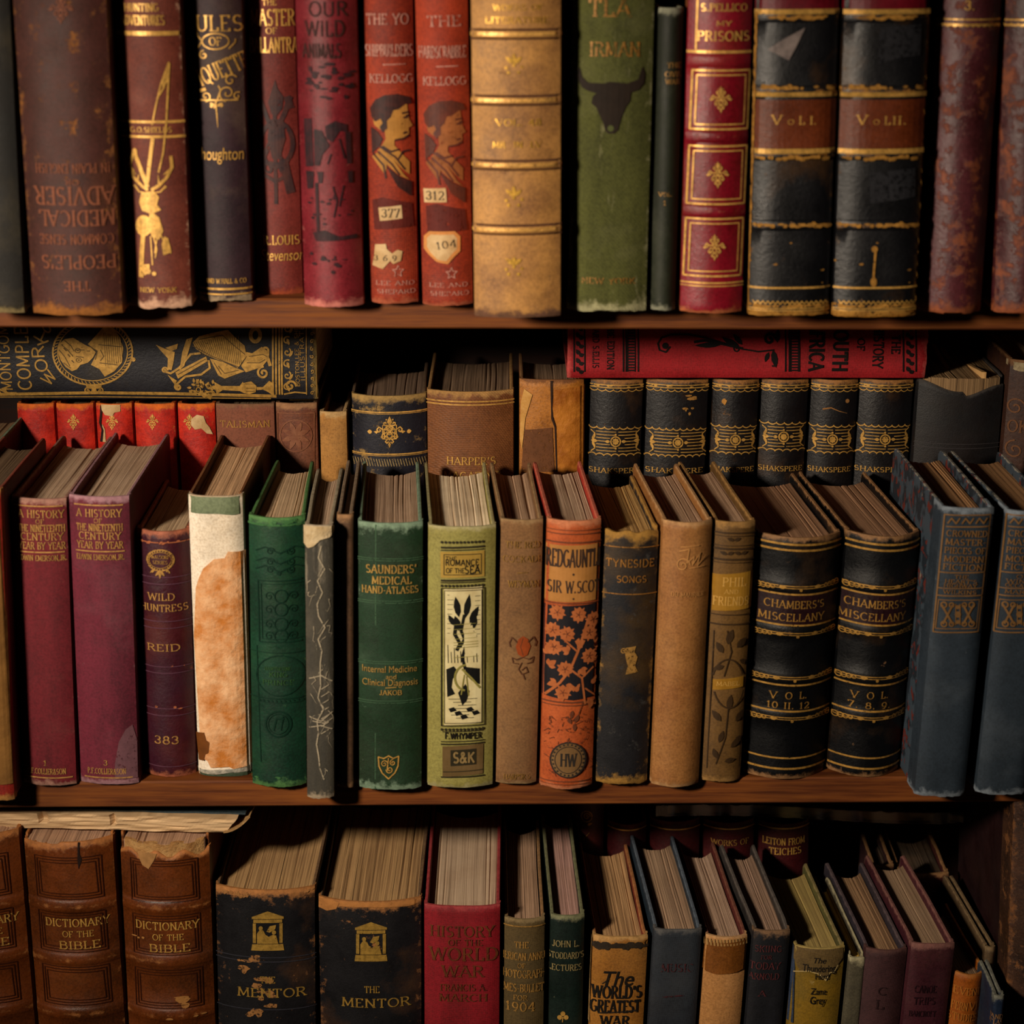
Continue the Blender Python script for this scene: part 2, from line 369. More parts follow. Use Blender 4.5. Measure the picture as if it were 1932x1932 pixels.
def mk(row, a, b, top=None, h=None, Y=None, d=None, back=None, w=None, sag=None, pw=2.2, cov=None, brd=None, pg=None, bands=(), fray=.0012, drop=.0065,
       tb=.0028, splay=(0, 0), yaw=0, conc=.010, wrap=.007, fan=(.8, .8), label='', torn=None, cat='book', pglift=0.0, zoff=0.0, lean=None, chip=None):
    """a, b = (y, left, right) of the spine at two heights of the photograph; the book is stood on its shelf where its foot is seen"""
    bk = Book()
    ya, la, ra = a; yb, lb, rb = b; cb = (lb+rb)/2; ca = (la+ra)/2
    f = zs[row]
    if Y is None:
        z = f(0)
        for _ in range(4):
            P = onZ(cb, yb, z); z = f(P.x)
        Y = P.y
    if sag is None: sag = (onY(ra, ya, Y).x-onY(la, ya, Y).x)*.12
    Ys = Y+sag*.8
    Pa, Pb = onY(ca, ya, Y), onY(cb, yb, Y); Pa.x = onY(ca, ya, Ys).x; Pb.x = onY(cb, yb, Ys).x
    th = math.atan2(Pa.x-Pb.x, Pa.z-Pb.z) if lean is None else lean
    wa = onY(ra, ya, Ys).x-onY(la, ya, Ys).x; wb = onY(rb, yb, Ys).x-onY(lb, yb, Ys).x
    W = w or ((wa+wb)/2*math.cos(th)-.0006)
    zb = f(Pb.x)+abs(math.sin(th))*W/2+zoff
    xb = Pb.x+(zb-Pb.z)*math.tan(th)
    splay = (splay[0], min(splay[1], .0012)); pv = PREV.get(row)
    if top is not None: h = (onY(ca, top, Y).z-zb)/math.cos(th)
    if back is not None: d = onZ(ca, back, zb+h*math.cos(th)).y-Y
    d = d or .66*h
    if pv and pv[5]+pv[6] > Y and Y+.14 > pv[5]:
        px_, pw_, pth, ph, pz, _, pd, psp, pyaw = pv
        def ovl(zq): return (px_+pw_/2/math.cos(pth)+(zq-pz)*math.tan(pth))-(xb-W/2/math.cos(th)+(zq-zb)*math.tan(th))+.0003
        free = -max(ovl(zb), ovl(min(zb+h, pz+ph)))-max(0, (yaw-pyaw)*min(d, pd))
        sl = min(splay[0], max(0, free-psp)); splay = (sl, splay[1]); psp = min(psp, .0006)
        need = max(0, psp+sl)
        if free < need:
            cut = min(W*.25, need-free); W -= cut; xb += cut/2; CUTS.append((row, label[:40], round(cut*1000, 1)))
    PREV[row] = (xb, W, th, h, zb, Y, d, splay[1], yaw)
    root = bpy.data.objects.new('book', None); COL.objects.link(root); root.empty_display_size = .02
    root.location = (xb, Y, zb); root.rotation_euler = Matrix.Rotation(yaw, 3, 'Z').__matmul__(Matrix.Rotation(th, 3, 'Y')).to_euler()
    tag(root, label, cat, ROWNAME[row])
    bk.root = root; bk.Y = Y; bk.M = Matrix.Translation(root.location) @ root.rotation_euler.to_matrix().to_4x4(); bk.Mi = bk.M.inverted()
    bk.px = (onY(ca+1, ya, Y)-onY(ca, ya, Y)).x; bk.py = bk.px/math.cos(PITCH+math.atan((ya-966)/F))
    bl = [(bk_z(bk, ca, y), amp, hw) for (y, amp, hw) in bands]
    build(bk, W, h, d, sag, pw, cov, brd or cov, pg or pages(), fray, drop, tb, splay, conc, bl, wrap, fan, torn, pglift, chip)
    return bk
def lying(xbase, yfront, T, h, dirn, d, Y, sag, cov, brd, pg, label, group, pw=2.2, fray=.001):
    """a book lying on its side, spine towards us; dirn +1: head to the right"""
    bk = Book(); P = onY(xbase, yfront, Y)
    root = bpy.data.objects.new('book', None); COL.objects.link(root); root.empty_display_size = .02
    root.location = (P.x, Y, P.z+T/2+.0004); root.rotation_euler = (0, dirn*math.pi/2, 0)
    tag(root, label, 'book', group)
    bk.root = root; bk.Y = Y; bk.M = Matrix.Translation(root.location) @ root.rotation_euler.to_matrix().to_4x4(); bk.Mi = bk.M.inverted()
    bk.px = (onY(xbase+1, yfront, Y)-P).x; bk.py = bk.px
    build(bk, T, h, d, sag, pw, cov, brd, pg, fray, .004, .003, (0, 0), .007, [], .008, (.8, .8), None, 0)
    return bk
def L(bk, px, py):
    p = bk.Mi @ onY(px, py, bk.Y); return (p.x, p.z)
def bk_z(bk, px, py): return L(bk, px, py)[1]

# ------------------------------------------------------------------ lettering, foil, ink and labels laid on a spine
class Dec:
    def __init__(s, bk, name, mat, eps=.0003, label=None):
        s.b, s.name, s.mat, s.eps, s.label = bk, name, mat, eps, label; s.bm = bmesh.new(); s.bms = [s.bm]
    def new(s):
        if s.bm.faces: s.bm = bmesh.new(); s.bms.append(s.bm)
    def q(s, pts):
        vs = [s.bm.verts.new((x, 0, z)) for x, z in pts]
        try: s.bm.faces.new(vs)
        except ValueError: pass
    def seg(s, p, q, w0, w1=None, ext=0):
        w1 = w0 if w1 is None else w1
        dx, dz = q[0]-p[0], q[1]-p[1]; n = math.hypot(dx, dz)
        if n < 1e-7: return
        ux, uz = dx/n, dz/n; e = ext
        p = (p[0]-ux*e, p[1]-uz*e); q = (q[0]+ux*e, q[1]+uz*e)
        s.q([(p[0]-uz*w0/2, p[1]+ux*w0/2), (p[0]+uz*w0/2, p[1]-ux*w0/2), (q[0]+uz*w1/2, q[1]-ux*w1/2), (q[0]-uz*w1/2, q[1]+ux*w1/2)])
    def lpath(s, pts, w, taper=False, closed=False):
        if closed: pts = pts+[pts[0]]
        n = len(pts)-1
        for i in range(n):
            a, b = (w, w) if not taper else (w*(1-.8*i/n), w*(1-.8*(i+1)/n))
            s.seg(pts[i], pts[i+1], a, b, ext=w*.18 if n > 1 else 0)
    # --- pixel-measured primitives
    def P(s, pts): return [L(s.b, x, y) for x, y in pts]
    def path(s, pts, w, taper=False, closed=False): s.lpath(s.P(pts), w*s.b.px, taper, closed)
    def poly(s, pts, raw=False):
        if s.name in ('grey_scuff', 'torn_strip', 'peeling_layer', 'gilt_portrait'): s.new()
        p = pts if raw else s.P(pts)
        tris = tessellate_polygon([[Vector((x, z, 0)) for x, z in p]])
        for t in tris: s.q([p[i] for i in t])
    def line(s, y, th, x0=None, x1=None):
        if s.name.split('.')[0] in ('blind_rule', 'gilt_rule', 'gilt_lettering', 'rubbed_rule'): s.new()
        b = s.b; xc = None
        z = bk_z(b, s.cx(y), y); t = th*b.py
        xa = -b.w/2*1.0 if x0 is None else L(b, x0, y)[0]; xb = b.w/2*1.0 if x1 is None else L(b, x1, y)[0]
        s.q([(xa, z-t/2), (xb, z-t/2), (xb, z+t/2), (xa, z+t/2)])
    def cx(s, y):
        # pixel x of the spine axis at photo row y
        r = s.b.M @ Vector((0, 0, s.b.h*.5)); dd = ray(966, y)
        z = onY(966, y, s.b.Y).z; ax = s.b.M.to_3x3() @ Vector((0, 0, 1))
        x = r.x+(z-r.z)*(ax.x/ax.z if abs(ax.z) > .2 else 0)
        dep = (s.b.Y+D)*math.cos(PITCH)+(H-z)*math.sin(PITCH)
        return 966+F*x/dep
    def disc(s, x, y, r, ry=None, n=14): s.poly(A(x, y, r, ry or r, 0, 360, n)[:-1])
    def ring(s, x, y, r, w, ry=None, n=22): s.path(A(x, y, r, ry or r, 0, 360, n), w)
    def frame(s, x0, y0, x1, y1, w, dx=0):
        s.path([(x0, y0), (x1, y0), (x1-dx, y1), (x0-dx, y1)], w, closed=True)
    def leaf(s, x, y, l, w, ang):
        c, n = math.cos(math.radians(ang)), math.sin(math.radians(ang))
        pr = [(0, 0), (.25, .42), (.55, .5), (.8, .28), (1, 0), (.8, -.28), (.55, -.5), (.25, -.42)]
        s.poly([(x+l*a*c-w*b*n, y-l*a*n-w*b*c) for a, b in pr])
    def spiral(s, x, y, r, w, a0, turns=1.4, k=.15, sgn=1):
        n = int(14*turns); s.path([(x+r*(1-(1-k)*i/n)*math.cos(math.radians(a0+sgn*360*turns*i/n)), y-r*(1-(1-k)*i/n)*math.sin(math.radians(a0+sgn*360*turns*i/n))) for i in range(n+1)], w)
    def t(s, txt, x, y, h, w, wt=1.0, sans=False, ang=0, flip=False, sx=1):
        """words centred on photo point x, y; cap height h and total width w in photo pixels"""
        s.new(); c = L(s.b, x, y); hh = h*s.b.py; ww = w*s.b.px
        tot = sum(GL[ch][0] for ch in txt)+.2*(len(txt)-1)
        k = ww/(tot*hh) if tot else 1
        ca, sa = math.cos(math.radians(ang)), math.sin(math.radians(ang)); fl = -1 if flip else 1
        def T(p): u, v = fl*(p[0]-tot/2)*k*hh, fl*(p[1]-.5)*hh; return (c[0]+u*ca-v*sa, c[1]+u*sa+v*ca)
        thick, thin = (.14*wt, .13*wt) if sans else (.165*wt, .075*wt)
        thick *= min(1.15, max(.55, k**.5)); x0 = 0
        for ch in txt:
            gw, strokes = GL[ch]
            for st in strokes:
                st = [(x0+p[0], p[1]) for p in st]
                for i in range(len(st)-1):
                    p, q = T(st[i]), T(st[i+1])
                    dx, dz = st[i+1][0]-st[i][0], st[i+1][1]-st[i][1]; m = math.hypot(dx, dz) or 1
                    v = abs(dz)/m; wd = (thin+(thick-thin)*(v if not (dx > 0 and dz > 0 and v < .97) else v*.45))*hh
                    s.seg(p, q, wd, ext=wd*.2)
                if not sans:
                    for e, nb in ((st[0], st[1]), (st[-1], st[-2])):
                        if min(abs(e[1]), abs(e[1]-1)) < .01 and abs(nb[1]-e[1]) > .6*abs(nb[0]-e[0]) and ch not in ".,'":
                            s.seg(T((e[0]-.15, e[1])), T((e[0]+.15, e[1])), thin*hh*1.1)
            x0 += gw+.2
    def font(s, txt, x, y, h, w, shear=0, bold=0):
        s.new(); cu = bpy.data.curves.new('lettering', 'FONT'); cu.body = txt; cu.shear = shear; cu.offset = bold
        ob = bpy.data.objects.new('lettering', cu); me = bpy.data.meshes.new_from_object(ob)
        if me and len(me.vertices):
            xs = [v.co.x for v in me.vertices]; x0, x1 = min(xs), max(xs)
            c = L(s.b, x, y); kx = w*s.b.px/(x1-x0); kz = h*s.b.py/.7
            for p in me.polygons:
                s.q([(c[0]+(me.vertices[i].co.x-(x0+x1)/2)*kx, c[1]+(me.vertices[i].co.y-.35)*kz) for i in p.vertices])
        bpy.data.meshes.remove(me); bpy.data.objects.remove(ob); bpy.data.curves.remove(cu)
    def blobs(s, y, n, r, x0=None, x1=None, jy=3):
        rr = random.Random(int(y*7+n))
        c = s.cx(y); hw = s.b.w/2/s.b.px
        xa, xb = (c-hw if x0 is None else x0), (c+hw if x1 is None else x1)
        for i in range(n):
            x = xa+(xb-xa)*rr.random(); yy = y+rr.uniform(-jy, jy); a = r*rr.uniform(.5, 1.6); bb = r*rr.uniform(.3, .8)
            s.poly([(x+a*rr.uniform(.7, 1.15)*math.cos(q*.7), yy+bb*rr.uniform(.7, 1.15)*math.sin(q*.7)) for q in range(9)])
    def scallop(s, y, n, amp, w, sgn=1):
        b = s.b; z0 = bk_z(b, s.cx(y), y); st = b.w/n; a = amp*b.py*sgn
        for i in range(n):
            x0 = -b.w/2+i*st
            s.lpath([(x0+st*q/6, z0-a*math.sin(math.pi*q/6)) for q in range(7)], w*b.px)
            s.lpath([(x0, z0-a*.4), (x0, z0+a*.6)], w*b.px)
    def fleur(s, x, y, r, w=1.6, ry=None):
        s.new(); ry = ry or r*1.15
        f = lambda a, b: (x+a*r, y-b*ry)
        P_ = lambda pts: [f(a, b) for a, b in pts]
        s.poly(P_([(0, 1.0), (.10, .80), (.16, .62), (.06, .5), (-.06, .5), (-.16, .62), (-.10, .80)])); s.poly(P_([(0, -1.0), (.09, -.78), (0, -.6), (-.09, -.78)]))
        for g in (-1, 1):
            M_ = lambda pts: P_([(g*a, b) for a, b in pts])
            s.path(M_([(0, .48), (.16, .36), (.34, .44), (.36, .58), (.25, .62), (.22, .53)]), w)
            s.path(M_([(0, .30), (.22, .14), (.46, .18), (.66, .32), (.80, .16), (.68, .0), (.56, .08), (.62, .16)]), w)
            s.path(M_([(0, -.06), (.24, -.04), (.44, -.14), (.52, -.32), (.38, -.42), (.28, -.32), (.36, -.26)]), w)
            s.path(M_([(0, -.36), (.14, -.46), (.26, -.60), (.16, -.70), (.08, -.62)]), w)
            s.poly(M_([(.78, .1), (1, .02), (.82, -.1), (.70, .0)])); s.path(M_([(0, .1), (.18, -.2), (0, -.5)]), w); s.path(M_([(0, .52), (.2, .24), (0, .0)]), w*.8)
            s.disc(*f(g*.34, -.0), r*.06); s.disc(*f(g*.2, .78), r*.05)
        s.disc(x, y, r*.1)
    def done(s):
        for bm in s.bms: s.fin(bm)
    def fin(s, bm):
        b = s.b
        if not bm.faces: bm.free(); return None
        n = 14
        for i in range(1, n):
            xx = -b.w/2+b.w*i/n
            bmesh.ops.bisect_plane(bm, geom=bm.verts[:]+bm.edges[:]+bm.faces[:], dist=1e-7, plane_co=(xx, 0, 0), plane_no=(1, 0, 0))
        for (bz, amp, hw) in getattr(b, 'cuts', []):
            for q in (-.9, -.4, .4, .9):
                bmesh.ops.bisect_plane(bm, geom=bm.verts[:]+bm.edges[:]+bm.faces[:], dist=1e-7, plane_co=(0, 0, bz+q*hw), plane_no=(0, 0, 1))
        for v in bm.verts:
            x, z = v.co.x, v.co.z
            z = max(.0004, min(b.h-.0004, z))
            if abs(x) <= b.w/2:
                y = b.prof(x)-b.boff(z)*(1-.3*.78*abs(x)/(b.w/2)); y += (.003-min(z, b.h-z))*.35 if min(z, b.h-z) < .003 else 0
                v.co = (x, y-s.eps-.0006, z)
                v.co.y += .0002+b.warp(x, z)
                k = abs(x)/(b.w/2)
                v.co.x = x*(1+s.eps*2/b.w*k)
            else:
                sg = 1 if x > 0 else -1; v.co = (sg*(b.w/2+s.eps+.0001), b.sag+abs(x)-b.w/2, z)
        for f in bm.faces:
            f.normal_update()
            if f.normal.y > 0: f.normal_flip()
        me = bpy.data.meshes.new(s.name); bm.to_mesh(me); bm.free(); me.materials.append(s.mat)
        o = bpy.data.objects.new(s.name, me); COL.objects.link(o); o.parent = b.root
        base = CHILD_OF.get(s.name)
        if base:
            c = [q for q in b.root.children if q.name.split('.')[0] == base]
            if c: o.parent = c[-1]
        if s.label: o['label'] = s.label
        return o
CHILD_OF = {'label_number': 'paper_label', 'nose_spot': 'printed_skull', 'seal_monogram': 'round_seal', 'portrait_lines': 'gilt_portrait', 'figure_lines': 'gilt_figure', 'monogram': 'brown_panel',
            'printed_seaweed': 'cream_panel', 'olive_lines': 'cream_panel', 'flower_veins': 'printed_flowers', 'torn_edge': 'bare_cloth', 'stitches': 'leather_head', 'label_lettering': 'gold_label', 'panel_lettering': 'title_panel', 'title_lettering': 'maroon_label'}
def deco(bk, fn, name='gilt_lettering', mat=None, eps=.0003, label=None):
    dd = Dec(bk, name, mat or GO, eps, label); fn(dd); return dd.done()
GO = foil('#c4964a', .35, .4, .15); GD = foil('#a47a3c', .3, .5, .4, 'dull_gilt'); GB = foil('#dcaa58', .4, .36, .05, 'bright_gilt')
BK = ink('#14100e'); BKS = ink('#0f0c0b', .6, .02); PK = ink('#c08a7c', .7, .45); CREAM = paper('#cdb084', '#b08f62', .8, 80)
WHITE = paper('#cfc0a8', '#b9a68c'); ORG = ink('#b07e34', .8, .3, '#7a5420')
# ------------------------------------------------------------------ the bookcase: one thing
bc = bpy.data.objects.new('bookcase', None); COL.objects.link(bc)
tag(bc, 'dark stained wooden bookcase with plain shelves packed with old books', 'bookcase')
W1 = wood('#48200a', '#64320e', '#7e4612', .55); W2 = wood('#1c0d08', '#28140b', '#34190d', .6)
XL, XR, YB = -.64, .64, .40
def shelf(zf, name='shelf'):
    xs = [0, .002, .02, .5, .98, .998, 1]
    def f(u, v, k):
        x = XL+(XR-XL)*u; y = [0, .0012, .004, .2, YB-.001][int(round(v*4))]; kk = int(round(k*4))
        z = zf(x)+[-SHELF_T, -SHELF_T+.0012, -SHELF_T/2, -.0012, 0][kk]
        if kk in (0, 4) and v == 0: y = .0012
        return Vector((x, y, z))
    return lattice(24, 4, 4, f, name, W1, bc)
shelf(ztop); shelf(zmid); shelf(lambda x: ZLOW); shelf(lambda x: ztop(x)+.36)
def slab(name, p, q, m):
    return lattice(2, 2, 2, lambda u, v, k: Vector((p[0]+(q[0]-p[0])*u, p[1]+(q[1]-p[1])*v, p[2]+(q[2]-p[2])*k)), name, m, bc, smooth=False)
slab('back_panel', (XL-.02, YB, ZLOW-.1), (XR+.02, YB+.012, .78), W2)
slab('side_panel', (XL-.022, -.012, ZLOW-.1), (XL, YB, .78), W1); slab('side_panel', (XR, -.012, ZLOW-.1), (XR+.022, YB, .78), W1)

# ================================================================== UPPER SHELF
mk('T', (0, -95, 20), (592, -60, 46), h=.27, d=.17, cov=cover('#15110a', '#0e0c08', '#8f7f58', .4), label='nearly black book cut off by the left edge of the upper shelf', sag=.004)
b = mk('T', (0, 18, 205), (597, 64, 229), h=.285, d=.17, sag=.011, cov=cover('#4a2620', '#35190f', '#93602a', .7, .34, .6, 0, 0, .35, 12), fray=.0016, 
       label='thick dark brown book upside down with faded lettering, scuffed and rubbed at the foot')
DIM = ink('#7a4630', .7, .3)
def f(d):
    for s, x, y, h, w in (('THE', 146, 540, 18, 50), ("PEOPLE'S", 146, 495, 25, 140), ('COMMON SENSE', 142, 452, 18, 140), ('MEDICAL', 142, 412, 29, 142), ('ADVISER', 137, 370, 33, 150), ('IN PLAIN ENGLISH', 134, 318, 17, 140), ('OR', 136, 344, 10, 26)): d.t(s, x, y, h, w, 1.1, flip=True)
    d.fleur(115, 18, 24, 2)
deco(b, f, 'faded_lettering', DIM)
b = mk('T', (0, 209, 340), (583, 240, 362), h=.26, d=.165, sag=.008, cov=cover('#6c3628', '#54241a', '#c9a288', .65, .12), fray=.0028, label='reddish brown book with gilt antlers, spears and pouch on its spine')
def f(d):
    d.t('HUNTING', 266, 14, 14, 64); d.t('ADVENTURES', 268, 38, 17, 82); d.line(63, 8, 216, 334)
    d.line(230, 5); d.line(258, 5); d.t('G.O.SHIELDS', 284, 245, 10, 78); d.t('NEW YORK', 298, 547, 9, 70)
deco(b, f)
def f(d):
    d.path([(317, 118), (303, 160), (294, 200), (287, 235)], 3); d.path([(317, 118), (309, 165), (300, 180)], 3); d.path([(318, 120), (316, 165), (313, 230), (307, 290), (299, 325)], 3.4); d.leaf(306, 165, 34, 9, 68)
    d.path([(288, 262), (283, 300), (278, 345)], 7); d.path([(252, 286), (266, 322), (278, 352)], 8); d.disc(253, 287, 5, 7)
    for p in ([(250, 292), (244, 312), (250, 334), (266, 350), (278, 358)], [(321, 296), (323, 316), (314, 335), (300, 350), (286, 358)]):
        d.path(p, 6)
    for p in ([(247, 318), (256, 330)], [(258, 344), (262, 328)], [(318, 322), (308, 330)], [(300, 348), (298, 330)], [(253, 350), (262, 362), (276, 364)], [(312, 352), (302, 362), (288, 364)]): d.path(p, 5, True)
    d.poly([(266, 364), (290, 360), (300, 372), (296, 386), (304, 396), (286, 404), (268, 398), (262, 382)])
    d.poly(A(271, 426, 16, 20, 0, 360, 16)[:-1]); d.poly([(284, 398), (300, 410), (308, 436), (300, 452), (286, 446), (278, 420)])
    d.path([(270, 440), (267, 480), (266, 522)], 9); d.poly([(266, 500), (282, 498), (282, 514), (272, 520)])
    for p in ([(288, 440), (296, 470), (293, 486)], [(297, 445), (292, 478)], [(302, 440), (316, 470), (322, 478)], [(284, 446), (288, 500)]): d.path(p, 2.4)
    d.poly([(310, 446), (317, 450), (323, 476), (308, 482), (305, 460)]); d.disc(280, 512, 5); d.disc(291, 516, 4)
deco(b, f, 'gilt_ornament')
b = mk('T', (0, 348, 456), (570, 373, 476), h=.265, d=.16, sag=.008, cov=cover('#38222a', '#281820', '#b09a7c', .55), fray=.0026, label='dark plum book with ornate gilt title lettering, frayed pale at the foot')
def f(d):
    d.t('ULES', 412, 44, 28, 84, .9); d.t('OF', 406, 78, 15, 22); d.ring(406, 78, 25, 2.4, 15); d.path([(381, 78), (373, 68), (370, 56)], 2.4); d.path([(381, 78), (372, 92)], 2.4); d.path([(431, 92), (442, 80), (442, 74)], 2.2)
    d.spiral(384, 104, 9, 2.6, 90, 1.2)
    d.t('IQUETTE', 418, 130, 30, 96, .9, ang=22)
    d.path([(374, 189), (448, 189)], 3); d.path([(376, 172), (388, 168)], 6)
    d.spiral(388, 182, 10, 2.4, -90, 1.1); d.spiral(428, 176, 16, 2.4, -100, 1.3, sgn=-1); d.spiral(434, 152, 12, 2.4, 30, 1.1); d.path([(404, 204), (410, 188), (416, 170), (412, 162)], 2.6); d.spiral(446, 182, 8, 2.2, 60, 1)
    d.path([(407, 192), (409, 215), (411, 240)], 3.4, True); d.leaf(406, 200, 12, 6, 150); d.leaf(410, 200, 12, 6, 30); d.disc(399, 200, 3); d.disc(418, 199, 3)
    d.font('houghton', 418, 290, 24, 80, .1); d.t('AND W.HALL & CO', 425, 530, 9, 78); d.line(545, 4); d.line(555, 3)
deco(b, f)
b = mk('T', (0, 463, 556), (556, 485, 572), h=.255, d=.16, sag=.006, cov=cover('#75302a', '#602018', '#9a4a28', .5, .05), label='narrow brick red book with black thistle and weapons emblem', fray=.001)
def f(d):
    d.t('THE', 508, 4, 11, 26); d.t('MASTER', 513, 33, 29, 80); d.t('OF', 512, 58, 11, 20); d.t('BALLANTRAE', 519, 85, 27, 98)
    d.t('R.LOUIS', 530, 453, 17, 68); d.font('Stevenson', 532, 481, 22, 82, .2)
deco(b, f)
def f(d):
    d.poly([(519, 150), (524, 168), (534, 182), (532, 205), (522, 218), (512, 214), (506, 192), (512, 172)])
    d.path([(518, 215), (521, 385)], 7); d.path([(492, 190), (514, 250), (540, 330)], 8); d.path([(546, 184), (536, 215), (500, 290)], 9); d.path([(540, 182), (548, 205)], 12)
    d.ring(521, 272, 30, 8, 42); d.poly([(508, 225), (534, 225), (538, 262), (528, 300), (514, 300), (505, 262)])
    d.path([(500, 290), (492, 345)], 8); d.path([(534, 300), (548, 365)], 16); d.path([(498, 330), (520, 342), (545, 330)], 7)
    d.spiral(508, 318, 14, 5, 0, 1.2); d.spiral(533, 318, 14, 5, 180, 1.2, sgn=-1)
deco(b, f, 'printed_emblem', ink('#2c2226', .6, .25, '#4a2c28'))
b = mk('T', (0, 556, 672), (581, 572, 688), h=.265, d=.17, sag=.012, cov=cover('#7c2831', '#601820', '#cf8478', .55, .16, .45), fray=.0022, label='crimson book with black printed soldier scene and rubbed pink foot')
deco(b, lambda d: [d.t('OUR', 618, 17, 26, 70, 1, True), d.t('WILD', 612, 54, 28, 72, 1, True), d.t('ANIMALS', 606, 96, 26, 72, 1, True)], 'printed_lettering', ink('#3a1e1c', .7, .35))
def f(d):
    d.poly([(572, 225), (587, 224), (591, 314), (576, 316)]); d.poly([(592, 244), (606, 246), (622, 275), (608, 292), (603, 313), (593, 313)])
    d.poly([(613, 238), (632, 228), (654, 236), (654, 250), (640, 248), (628, 268), (616, 262)]); d.poly([(650, 250), (660, 250), (662, 310), (654, 310)])
    d.poly([(576, 324), (592, 324), (590, 356), (579, 358)]); d.poly([(598, 324), (610, 324), (608, 346), (601, 346)]); d.poly([(655, 324), (664, 324), (664, 346), (657, 346)])
    d.path([(597, 345), (600, 440)], 6); d.poly([(590, 440), (612, 434), (640, 446), (672, 444), (672, 452), (596, 456)])
    for y, n, r in ((135, 12, 8), (160, 12, 7), (172, 6, 6), (375, 8, 4), (410, 8, 4), (500, 5, 5), (488, 8, 4)): d.blobs(y, n, r, 580, 664, 14)
    d.path([(628, 352), (636, 380), (630, 410)], 3); d.path([(648, 350), (640, 390)], 3); d.path([(625, 290), (618, 310)], 3); d.path([(640, 262), (650, 300)], 3)
deco(b, f, 'printed_scene', ink('#1c171b', .6, .2, '#3a1a20'))

def boy(d, dk, ox, oy, hairdark):
    o = lambda pts: [(x+ox, y+oy) for x, y in pts]
    if not hairdark:
        d.poly(o([(706, 236), (700, 205), (714, 188), (740, 182), (766, 186), (768, 208), (771, 226), (777, 238), (770, 242), (771, 252), (764, 262), (744, 264), (744, 274), (772, 306), (772, 330), (758, 318), (742, 300), (716, 282), (728, 262), (726, 246), (716, 244)]))
        d.poly(o([(712, 284), (722, 276), (748, 292), (742, 300), (762, 330), (772, 340), (752, 330), (724, 304)])); d.poly(o([(702, 296), (712, 288), (730, 310), (727, 330)]))
    else:
        d.poly(o([(701, 222), (698, 204), (708, 188), (726, 179), (750, 177), (772, 184), (776, 196), (764, 197), (752, 206), (742, 208), (738, 220), (730, 228), (731, 242), (722, 250), (716, 240), (722, 232), (718, 224), (708, 230)]))
        d.poly(o([(700, 240), (712, 248), (722, 262), (716, 276), (702, 290)]))
        for p in ([(758, 214), (770, 212)], [(760, 222), (768, 222)], [(768, 250), (760, 252)], [(746, 264), (760, 262), (770, 256)], [(716, 276), (746, 296), (764, 320)], [(704, 290), (724, 312), (728, 336)], [(722, 276), (738, 286), (752, 282)], [(752, 300), (760, 286), (772, 284)], [(714, 286), (740, 310), (754, 330)]): d.path(o(p), 3.6)
        d.leaf(764+ox, 219+oy, 8, 5, 0); d.poly(o([(728, 312), (752, 332), (776, 344), (776, 372), (750, 352)]))
        rr = random.Random(3)
        for i in range(7): x = 704+i*9; d.path(o([(x, 200+rr.uniform(-8, 12)), (x+5, 190), (x+10, 196)]), 1.2)
TAN = ink('#b07c38', .7, .12)
